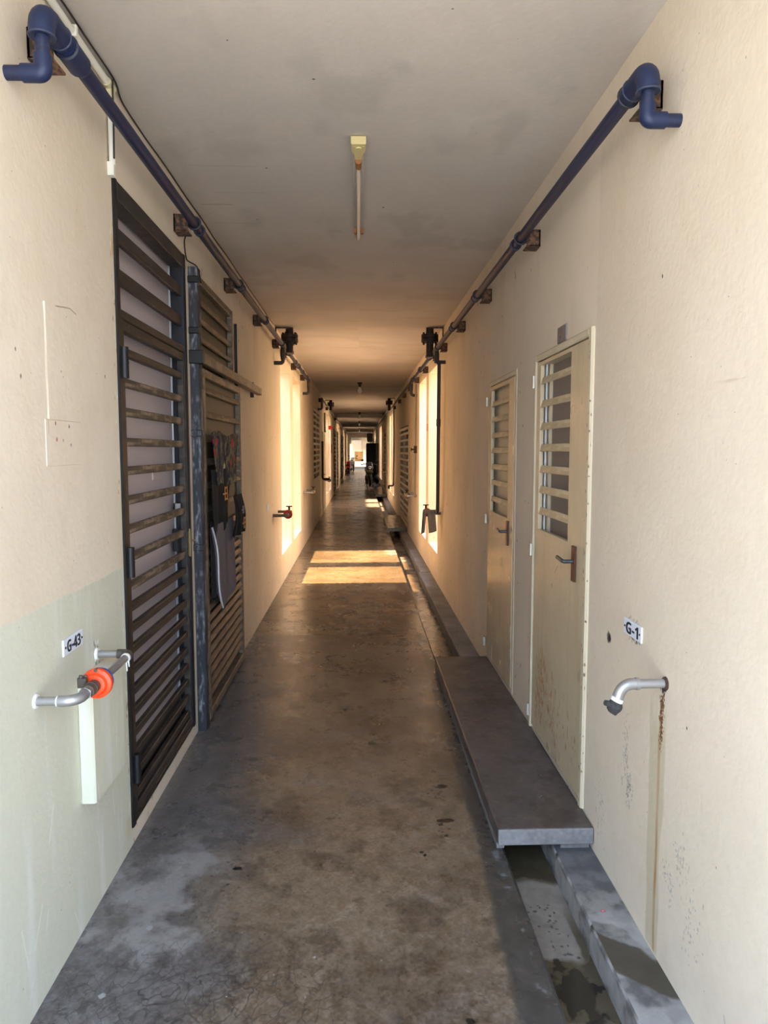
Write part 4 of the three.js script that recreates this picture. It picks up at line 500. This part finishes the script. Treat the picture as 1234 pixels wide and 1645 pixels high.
// enamel unit signs
const { FontLoader } = await import('three/addons/loaders/FontLoader.js'); const { TextGeometry } = await import('three/addons/geometries/TextGeometry.js');
const font = await new FontLoader().loadAsync('fonts/droid/droid_sans_bold.typeface.json');
M.ink = std({ color: rgb(24, 26, 36), roughness: 0.6 }); M.enamel = std({ color: rgb(222, 224, 232), roughness: 0.45 });
function sign(side, text, d0, d1, y0, y1, label, cat) {
  const x = side < 0 ? L : R, t = thing('unit_sign', label, 'sign', [x, y0, (d0 + d1) / 2]); part('plate', cbx(Math.min(x, x - side * 0.006), Math.max(x, x - side * 0.006), y0, y1, d0, d1, 0.002), M.enamel, t);
  if (!text) return t;
  const h = (y1 - y0) * 0.72, g = new TextGeometry(text, { font, size: h, depth: 0.0012, curveSegments: 4 }); g.computeBoundingBox(); const b = g.boundingBox, k = (d1 - d0) * 0.70 / (b.max.x - b.min.x); g.translate(-(b.max.x + b.min.x) / 2, -(b.max.y + b.min.y) / 2, 0); g.scale(k, 1, 1); g.rotateY(side < 0 ? Math.PI / 2 : -Math.PI / 2); g.translate(x - side * 0.0062, (y0 + y1) / 2, -(d0 + d1) / 2); part('lettering', fix(g), M.ink, t);
  for (const d of [d0 + (d1 - d0) * 0.07, d1 - (d1 - d0) * 0.07]) part('rivet', cyl(V(x - side * 0.004, (y0 + y1) / 2, d), V(x - side * 0.008, (y0 + y1) / 2, d), 0.004, 0.004, 8), M.ink, t); return t;
}
sign(-1, 'G-43', 2.285, 2.442, 0.987, 1.041, 'white unit sign reading G-43 on the left wall'); sign(1, 'G-1', 2.367, 2.525, 0.99, 1.047, 'white unit sign reading G-1 on the right wall');
sign(-1, '', 7.38, 7.53, 1.02, 1.09, 'tiny blank white plate above the far red meter on the left');
// meters farther along
function farMeter(side, d, y, label, red, len = 0.5) {
  const x = side < 0 ? L : R, xm = x - side * 0.15, t = thing('water_meter', label, 'water meter', [x, y, d]);
  part('wall_pipe', [cyl(V(x, y, d), V(xm, y, d), 0.017), cyl(V(x, y, d + len), V(xm, y, d + len), 0.017), cyl(V(xm, y, d), V(xm, y, d + len), 0.017)], red ? M.gunmetal : M.galv, t); part('body', lathe([[0.02, 0], [0.036, 0], [0.038, 0.014], [0.05, 0.018], [0.052, 0.03], [0.03, 0.045], [0, 0.045]], xm, y, d + 0.12, 20), red ? std({ color: rgb(176, 52, 34), roughness: 0.4 }) : M.brass, t); part('stop_valve', [cyl(V(xm, y, d + 0.3), V(xm, y + 0.075, d + 0.3), 0.012), cyl(V(xm - 0.035, y + 0.078, d + 0.3), V(xm + 0.035, y + 0.078, d + 0.3), 0.007)], M.iron, t); return t;
}
farMeter(-1, 7.9, 0.93, 'red water meter on dark pipes before the left tall openings', true); farMeter(-1, 12.2, 0.93, 'grey water meter beyond the left tall openings', false, 0.8);
const mr = farMeter(1, 8.45, 0.90, 'dark red water meter draped with a cloth on the right wall', true, 0.35); farMeter(1, 12.0, 0.88, 'pale water meter below the thin grey riser on the right', false, 0.8); void mr;
farMeter(-1, 19.0, 0.85, 'tiny water meter beside the far cream door on the left', false, 0.8); farMeter(1, 24.5, 0.9, 'tiny water meter on the shaded far right wall', false, 0.8);
{ // cloth over the right meter: two hanging flaps joined over the pipe
  const t = thing('hanging_cloth', 'brown cloth hung over the meter on the right wall', 'cloth', [0.81, 0.66, 8.45]); const m = std({ map: new Pic(64, 64, 0, 0.2, 0, 0.2).fill((u, v) => { const w = 20 * (fbm(u * 200, v * 200, 2) - 0.5); return [150 + w, 134 + w, 112 + w]; }).tex(), roughness: 0.95 });
  const sheet = (x0, x1, y0, y1, d, wob) => { const nu = 12, nv = 12, pos = [], uv = [], idx = []; for (const s of [0, 1]) for (let j = 0; j <= nv; j++) for (let i = 0; i <= nu; i++) { const a = i / nu, b = j / nv, x = x0 + (x1 - x0) * a + wob * 0.02 * (1 - b), y = y0 + (y1 - y0) * b + 0.03 * (1 - b) * (a - 0.5); pos.push(x, y + 0.02 * Math.sin(a * 3.14) * b, -(d + 0.012 * Math.sin(a * 7 + wob) * (1 - 0.6 * b)) - s * 0.006); uv.push(x, y); } const W = nu + 1, N = W * (nv + 1); for (let j = 0; j < nv; j++) for (let i = 0; i < nu; i++) { const a = j * W + i; idx.push(a, a + 1, a + W, a + 1, a + W + 1, a + W, N + a, N + a + W, N + a + 1, N + a + 1, N + a + W, N + a + W + 1); } const g = new THREE.BufferGeometry(); g.setAttribute('position', new THREE.Float32BufferAttribute(pos, 3)); g.setAttribute('uv', new THREE.Float32BufferAttribute(uv, 2)); g.setIndex(idx); g.computeVertexNormals(); return fix(g); };
  part('flap', sheet(0.80, 0.895, 0.68, 0.925, 8.40, 1), m, t); part('flap', sheet(0.755, 0.80, 0.655, 0.925, 8.50, -1), m, t); part('fold', [cyl(V(0.77, 0.928, 8.40), V(0.89, 0.928, 8.40), 0.02), cyl(V(0.775, 0.928, 8.42), V(0.775, 0.928, 8.5), 0.02)], m, t);
}
{ // red bell and small fittings far along
  const b = thing('alarm_box', 'small red alarm box high on the far left wall', 'alarm', [L, 2.3, 22.4]); M.red = std({ color: rgb(200, 36, 30), roughness: 0.5 }); part('case', cbx(L, L + 0.09, 2.28, 2.40, 22.34, 22.46, 0.015), M.red, b); part('dome', ball(V(L + 0.09, 2.34, 22.4), 0.03, 0.04, 0.04), M.red, b);
  const s = thing('red_sign', 'small red and white sticker on the pier between the right tall openings', 'sign', [R, 1.93, 10.18]); part('plate', cbx(R - 0.004, R, 1.92, 2.02, 10.12, 10.24, 0.001), std({ color: rgb(214, 106, 92), roughness: 0.6 }), s);
  const e = thing('fire_notice', 'narrow dark red notice on the far left wall below the alarm box', 'sign', [L, 1.7, 23.6]); part('plate', cbx(L, L + 0.02, 1.55, 1.85, 24.3, 24.6, 0.004), std({ color: rgb(110, 34, 28), roughness: 0.6 }), e);
  const v = thing('cable_slot', 'short dark vertical trunking high on the far left wall', 'trunking', [L, 2.2, 19.7]); part('cover', cbx(L, L + 0.03, 2.17, 2.66, 19.6, 19.85, 0.006), M.rust, v); part('end', cbx(L, L + 0.04, 2.14, 2.18, 19.6, 19.85, 0.006), M.iron, v);
}

// ---------------------------------------------------------------- farther gates and doors
let rooms = 0;
function room(side, d0, d1, y0, y1) { // the unlit flat behind a gate: plain walls, floor and ceiling
  const xi = side < 0 ? L - TH : R + TH, xo = xi + side * 1.3, a = Math.min(xi, xo), b = Math.max(xi, xo), g = struct(new THREE.Group(), 'plain walls of the unlit flat behind a slatted gate'); g.name = 'wall_room_' + (++rooms); scene.add(g);
  obj('back_wall', bx(Math.min(xo, xo + side * 0.1), Math.max(xo, xo + side * 0.1), y0 - 0.1, y1 + 0.1, d0 - 0.2, d1 + 0.2), M.taupe, g); obj('side_wall', bx(a, b, y0 - 0.1, y1 + 0.1, d0 - 0.2, d0 - 0.1), M.taupe, g); obj('side_wall', bx(a, b, y0 - 0.1, y1 + 0.1, d1 + 0.1, d1 + 0.2), M.taupe, g); obj('room_ceiling', bx(a, b, y1, y1 + 0.1, d0 - 0.1, d1 + 0.1), M.taupe, g); obj('room_floor', bx(a, b, y0 - 0.1, y0, d0 - 0.1, d1 + 0.1), M.taupe, g);
}
function slatGate(side, d0, d1, y0, y1, cols, n, label, frameMat, slatMats, backMats, lower, name = 'security_gate') {
  const w = side < 0 ? L : R, s = -side, t = thing(name, label, 'gate', [w, y0, (d0 + d1) / 2]); const X = (a, b) => [Math.min(w + s * a, w + s * b), Math.max(w + s * a, w + s * b)], B = (a, b, ...q) => cbx(...X(a, b), ...q), step = (d1 - d0) / cols, yb = lower || y0;
  part('frame', [B(-0.03, 0.008, y0, y1, d0, d0 + 0.06), B(-0.03, 0.008, y0, y1, d1 - 0.06, d1), B(-0.03, 0.008, y1 - 0.06, y1, d0 + 0.06, d1 - 0.06), B(-0.03, 0.008, y0, y0 + 0.06, d0 + 0.06, d1 - 0.06)], frameMat, t);
  if (lower) part('lower_panel', B(-0.02, 0.004, y0 + 0.06, lower, d0 + 0.06, d1 - 0.06), frameMat, t);
  room(side, d0, d1, y0, y1);
  for (let c = 0; c < cols; c++) { const a = d0 + c * step + 0.05, b = d0 + (c + 1) * step - 0.05; if (backMats[c % backMats.length]) part('backing', bx(...X(-0.05, -0.018), y0, y1, d0 + c * step, d0 + (c + 1) * step), backMats[c % backMats.length], t); if (c) part('mullion', B(-0.03, 0.008, yb, y1 - 0.06, d0 + c * step - 0.05, d0 + c * step + 0.05), frameMat, t); for (let k = 0; k < n; k++) { const y = yb + (y1 - yb - 0.06) * (k + 0.9) / (n + 0.5); part('slat', B(-0.018, 0.006, y - 0.024, y + 0.024, a, b, 0.003), slatMats[c % slatMats.length], t); } } return t;
}
M.ochre = std({ color: rgb(134, 92, 44), roughness: 0.7 }); M.creamSlat = std({ color: rgb(212, 200, 176), roughness: 0.5 });
slatGate(-1, 14.87, 17.28, 0.17, 2.54, 2, 11, 'cream door with white slats and an ochre panel beyond the left tall openings', M.framePaint, [M.creamSlat, M.louvre], [null, M.ochre], 1.05, 'louvred_gate');
slatGate(1, 14.07, 16.83, 0.11, 2.13, 2, 14, 'cream slatted gate with black gaps beyond the right tall openings', M.louvre, [M.creamSlat], [null], 0, 'louvred_gate');
const wallGate = (side, d0, d1, label, m = M.gateFrame, sl = M.slatDark) => { const t = slatGate(side, d0, d1, 0.05, 2.45, 1, 14, label, m, [sl], [null]); return t; };
wallGate(-1, 26.6, 28.9, 'far dark slatted gate on the left, first past the alarm box'); wallGate(-1, 30.2, 32.4, 'far dark slatted gate on the left, second past the alarm box'); wallGate(-1, 37.5, 40.0, 'far dark slatted gate on the left before the red motorcycle'); wallGate(-1, 41.0, 43.2, 'farthest dark slatted gate on the left beside the red motorcycle');
wallGate(1, 26.2, 28.0, 'shaded cream slatted gate on the far right wall before the motorcycle', M.framePaint, M.creamSlat); wallGate(1, 37.6, 39.8, 'far dark slatted gate on the right behind the black motorcycle'); wallGate(1, 48.0, 51.0, 'farthest dark slatted gate on the right near the bright end');
{ const d = struct(new THREE.Group(), 'plain cream door in a thin frame on the far left wall'); d.name = 'door_5'; d.position.set(L, 0, -19.0); scene.add(d); part('frame', [cbx(L, L + 0.03, 0.02, 2.12, 18.45, 18.51), cbx(L, L + 0.03, 0.02, 2.12, 19.42, 19.48), cbx(L, L + 0.03, 2.06, 2.12, 18.51, 19.42)], M.framePaint, d); const lf = part('leaf', cbx(L, L + 0.014, 0.03, 2.06, 18.51, 19.42), M.louvre, d); part('handle', [cyl(V(L + 0.01, 1.02, 18.6), V(L + 0.06, 1.02, 18.6), 0.012), cyl(V(L + 0.06, 1.02, 18.59), V(L + 0.06, 1.02, 18.73), 0.01)], M.lever, lf); }

// ---------------------------------------------------------------- motorcycles
M.tyre = std({ color: rgb(24, 23, 23), roughness: 0.9 }); M.chrome = new THREE.MeshStandardMaterial({ color: rgb(200, 200, 204), roughness: 0.2, metalness: 1 }); M.seat = std({ color: rgb(26, 25, 26), roughness: 0.7 }); M.lens = std({ color: rgb(222, 226, 230), roughness: 0.1 });
function motorcycle(x, d, turn, paint, label, o = {}) {
  const t = thing('motorcycle', label, 'motorcycle', [x, 0, d], 'parked motorcycles'); t.rotation.y = turn; if (o.scale) t.scale.setScalar(o.scale); const metal = o.dark ? M.iron : M.chrome; const q = (name, g, m, p = t) => obj(name, g, m, p), Z = (x, y, z) => new THREE.Vector3(x, y, z), ax = new THREE.Vector3(1, 0, 0);
  const wheel = (n, z) => { const w = q(n, torus(Z(0, 0.29, z), ax, 0.235, 0.055, 10, 28), M.tyre); q('rim', [torus(Z(0, 0.29, z), ax, 0.19, 0.014, 6, 24), cyl(Z(-0.06, 0.29, z), Z(0.06, 0.29, z), 0.045), ...[0, 1, 2, 3, 4].map((k) => cyl(Z(0, 0.29, z), Z(0, 0.29 + 0.19 * Math.cos(k * 1.2566), z + 0.19 * Math.sin(k * 1.2566)), 0.014, 0.01, 6))], metal, w); };
  wheel('front_wheel', 0.62); wheel('rear_wheel', -0.62);
  q('fork', [cyl(Z(-0.085, 0.29, 0.62), Z(-0.085, 0.90, 0.42), 0.022), cyl(Z(0.085, 0.29, 0.62), Z(0.085, 0.90, 0.42), 0.022), cyl(Z(-0.09, 0.80, 0.455), Z(0.09, 0.80, 0.455), 0.02)], metal);
  const arch = new THREE.TorusGeometry(0.30, 0.05, 8, 20, 2.2); arch.rotateY(Math.PI / 2); arch.scale(1.3, 1, 1); arch.rotateX(-0.45); arch.translate(0, 0.31, 0.62); q('front_mudguard', fix(arch), paint);
  q('handlebar', tube([Z(-0.33, 0.98, 0.30), Z(-0.20, 1.01, 0.38), Z(0, 0.95, 0.42), Z(0.20, 1.01, 0.38), Z(0.33, 0.98, 0.30)], 0.015, 8), M.tyre); for (const s of [-1, 1]) { q('grip', cyl(Z(s * 0.30, 0.985, 0.32), Z(s * 0.37, 0.975, 0.28), 0.021), M.tyre); q('mirror', [cyl(Z(s * 0.24, 1.0, 0.36), Z(s * 0.30, 1.16, 0.36), 0.008), ball(Z(s * 0.32, 1.19, 0.36), 0.065, 0.04, 0.018)], M.tyre); q('indicator', ball(Z(s * 0.15, 0.86, 0.46), 0.032, 0.026, 0.03), M.ochre); }
  const nose = new THREE.Shape(); nose.moveTo(0, 0.62); nose.quadraticCurveTo(0.24, 0.66, 0.26, 0.80); nose.quadraticCurveTo(0.22, 0.98, 0.06, 1.04); nose.quadraticCurveTo(-0.02, 0.9, -0.02, 0.62); const ng = new THREE.ExtrudeGeometry(nose, { depth: 0.16, bevelEnabled: true, bevelSize: 0.05, bevelThickness: 0.06, bevelSegments: 3 }); ng.rotateY(-Math.PI / 2); ng.translate(0.08, 0, 0.30); q('front_cowl', fix(ng), paint); q('headlamp', ball(Z(0, 0.84, 0.57), 0.10, 0.085, 0.05), M.lens);
  if (o.scooter) { const sh = new THREE.Shape(); sh.moveTo(0.30, 0.22); sh.quadraticCurveTo(0.36, 0.6, 0.28, 0.9); sh.lineTo(0.20, 0.9); sh.lineTo(0.18, 0.30); sh.lineTo(-0.25, 0.26); sh.quadraticCurveTo(-0.45, 0.62, -0.80, 0.70); sh.lineTo(-0.82, 0.55); sh.quadraticCurveTo(-0.6, 0.35, -0.35, 0.20); sh.closePath(); const g = new THREE.ExtrudeGeometry(sh, { depth: 0.24, bevelEnabled: true, bevelSize: 0.03, bevelThickness: 0.05, bevelSegments: 2 }); g.rotateY(-Math.PI / 2); g.translate(0.12, 0, 0); q('body', fix(g), paint); q('legshield_trim', ball(Z(0, 0.52, 0.36), 0.14, 0.30, 0.05), M.seat); }
  else { q('engine', [ball(Z(0, 0.40, 0.02), 0.17, 0.17, 0.2), cyl(Z(-0.16, 0.36, 0.0), Z(0.16, 0.36, 0.0), 0.12)], M.iron); q('fuel_tank', ball(Z(0, 0.76, 0.12), 0.17, 0.13, 0.30), paint); q('frame', [tube([Z(0, 0.88, 0.40), Z(0, 0.5, 0.28), Z(0, 0.26, 0.05), Z(0, 0.28, -0.3), Z(0, 0.62, -0.62)], 0.03, 8), tube([Z(0, 0.86, 0.40), Z(0, 0.70, 0.0), Z(0, 0.72, -0.7)], 0.03, 8)], M.tyre); }
  q('seat', ball(Z(0, 0.80, -0.38), 0.14, 0.065, 0.40), M.seat); q('tail', [ball(Z(0, 0.70, -0.66), 0.12, 0.08, 0.22)], paint); q('tail_lamp', ball(Z(0, 0.72, -0.87), 0.06, 0.04, 0.03), M.red); q('exhaust', [cyl(Z(0.17, 0.30, 0.1), Z(0.19, 0.36, -0.75), 0.035, 0.05)], metal); q('side_stand', cyl(Z(-0.08, 0.3, -0.02), Z(-0.20, 0.01, 0.06), 0.012), M.tyre);
  if (o.basket) q('basket', [bxl(-0.17, 0.17, 0.86, 1.06, 0.46, 0.70)], M.tyre); return t;
}
function bxl(x0, x1, y0, y1, z0, z1) { const gs = []; for (const y of [y0, (y0 + y1) / 2, y1]) { gs.push(cyl(new THREE.Vector3(x0, y, z0), new THREE.Vector3(x1, y, z0), 0.006, 0.006, 5), cyl(new THREE.Vector3(x0, y, z1), new THREE.Vector3(x1, y, z1), 0.006, 0.006, 5), cyl(new THREE.Vector3(x0, y, z0), new THREE.Vector3(x0, y, z1), 0.006, 0.006, 5), cyl(new THREE.Vector3(x1, y, z0), new THREE.Vector3(x1, y, z1), 0.006, 0.006, 5)); } for (const x of [x0, 0, x1]) for (const z of [z0, z1]) gs.push(cyl(new THREE.Vector3(x, y0, z), new THREE.Vector3(x, y1, z), 0.006, 0.006, 5)); return mergeGeometries(gs); }
const blackPaint = std({ color: rgb(20, 20, 22), roughness: 0.35 }), silver = std({ color: rgb(178, 186, 196), roughness: 0.3, metalness: 0.3 });
motorcycle(0.42, 33.2, 0.10, blackPaint, 'black motorcycle parked facing the camera on the right, far down the corridor', { basket: true, dark: true }); motorcycle(-0.56, 56.2, 0.15, silver, 'silver scooter parked at the bright far end on the left', { scooter: true }); motorcycle(-0.77, 48.3, 3.05, M.red, 'red motorcycle parked against the far left wall', { scale: 0.8 });
{
  const b = thing('saddle_bag', 'olive and black bag slung on the front of the black motorcycle', 'bag', [0.42, 0.55, 32.3]); const g = ball(V(0.44, 0.66, 32.38), 0.17, 0.10, 0.10, 18, 12), p = g.attributes.position; for (let i = 0; i < p.count; i++) p.setX(i, p.getX(i) + 0.03 * (fbm(p.getY(i) * 20, p.getZ(i) * 20, 2) - 0.5)); part('bag_body', g, std({ color: rgb(52, 50, 22), roughness: 0.8 }), b); part('strap', torus(V(0.44, 0.72, 32.38), new THREE.Vector3(0, 0, 1), 0.17, 0.012, 6, 18), M.tyre, b);
  const c = thing('dark_bundle', 'low black bundle on the floor to the right of the black motorcycle', 'bag', [0.78, 0.11, 32.6]); const h = ball(V(0.80, 0.32, 32.9), 0.13, 0.21, 0.22, 18, 12); part('sack', h, M.blackCloth, c); part('neck', cyl(V(0.80, 0.5, 32.9), V(0.82, 0.6, 32.9), 0.05, 0.07), M.blackCloth, c);
  const e = thing('open_door_leaf', 'dark green door leaf standing open above the black motorcycle', 'door', [0.6, 0.1, 36]); part('leaf', cbx(0.36, 0.84, 0.11, 2.0, 36.0, 36.04, 0.006), std({ color: rgb(10, 11, 10), roughness: 1 }), e); part('edge_strip', cbx(0.335, 0.36, 0.11, 1.95, 35.99, 36.04, 0.004), std({ color: rgb(60, 70, 52), roughness: 0.7 }), e); part('hinge_post', cbx(0.84, R, 0.11, 2.0, 36.0, 36.05, 0.006), M.gateFrame, e);
  const a = thing('condenser_unit', 'grey air conditioner box hung from the far right wall above the open door leaf', 'air conditioner', [0.7, 2.1, 40]); part('case', cbx(0.44, 0.74, 2.13, 2.58, 40.0, 40.75, 0.02), std({ color: rgb(150, 140, 128), roughness: 0.6 }), a); part('fan_grille', [torus(V(0.437, 2.36, 40.36), new THREE.Vector3(1, 0, 0), 0.16, 0.008, 6, 24), torus(V(0.437, 2.36, 40.36), new THREE.Vector3(1, 0, 0), 0.09, 0.008, 6, 24)], M.tyre, a); for (const d of [40.1, 40.65]) part('wall_arm', [cbx(0.46, R, 2.09, 2.13, d, d + 0.04), cbx(R - 0.02, R, 2.05, 2.55, d, d + 0.04)], M.whitePaint, a); part('refrigerant_pipe', tube([V(0.74, 2.5, 40.02), V(0.85, 2.55, 39.98), V(0.93, 2.45, 39.98), V(0.94, 2.2, 39.98)], 0.02, 6), M.whitePaint, a);
  const n = thing('paper_scrap', 'crumpled white scrap on the slab by the black motorcycle', 'litter', [0.72, 0.1, 30.2]); const s = new THREE.IcosahedronGeometry(0.12, 1), sp = s.attributes.position; for (let i = 0; i < sp.count; i++) { const k = 0.7 + 0.6 * lat(i, 7); sp.setXYZ(i, sp.getX(i) * k, sp.getY(i) * k * 0.5, sp.getZ(i) * k); } s.computeVertexNormals(); s.translate(0.72, 0.145, -30.2); part('paper', fix(s), M.whitePaint, n);
}
// ---------------------------------------------------------------- the far end: portal, covered yard, building across
{
  const p = struct(new THREE.Group(), 'cream portal framing the bright far end'); p.name = 'wall_end'; scene.add(p); obj('pier', bx(L - TH, -0.80, 0, H, END, END + 0.25), M.cream, p); obj('pier', bx(0.86, R + TH, 0, H, END, END + 0.25), M.cream, p); obj('lintel', bx(-0.80, 0.86, 2.72, H, END, END + 0.25), M.cream, p);
  const y = struct(new THREE.Group(), 'flat roof over the yard at the far end'); y.name = 'ceiling_yard'; scene.add(y); obj('canopy', bx(-5, 5, 3.6, 3.75, END + 0.25, 74.5), M.ceil, y); obj('side_wall', bx(-5, -4.8, -0.3, 3.6, END + 0.25, 74.5), M.cream, y); obj('side_wall', bx(4.8, 5, -0.3, 3.6, END + 0.25, 74.5), M.cream, y);
  struct(obj('floor_yard', bx(-8, 8, -0.3, -0.03, END + 0.3, 90), M.yard), 'pale yard floor beyond the far end');
  const b = thing('building', 'cream building with a brown recess seen through the far end of the corridor', 'building', [0, -0.03, 76]); part('wall', [bx(-9, -0.52, -0.03, 5.5, 76, 76.3), bx(0.38, 9, -0.03, 5.5, 76, 76.3), bx(-0.52, 0.38, 1.52, 5.5, 76, 76.3), bx(-0.52, 0.38, -0.03, 0.46, 76, 76.3)], M.render, b); part('recess_panel', bx(-0.52, 0.38, 0.46, 1.52, 76.25, 76.32), std({ color: rgb(150, 116, 78), roughness: 0.8 }), b); part('balcony', cbx(-0.75, 0.24, 1.5, 2.65, 75.4, 76, 0.02), M.render, b); part('gutter_ledge', cbx(-1.3, 1.2, 2.95, 3.02, 75.3, 76, 0.01), M.gateFrame, b); part('downpipe', cyl(V(-0.95, 2.3, 75.9), V(-0.95, 2.95, 75.9), 0.06), M.gateFrame, b); part('side_block', cbx(0.46, 0.85, -0.03, 1.75, 75.6, 76, 0.02), M.render, b); part('plinth', cbx(-2, 2, -0.03, 0.42, 74.8, 75.3, 0.02), M.whitePaint, b);
}

renderer.render(scene, camera);
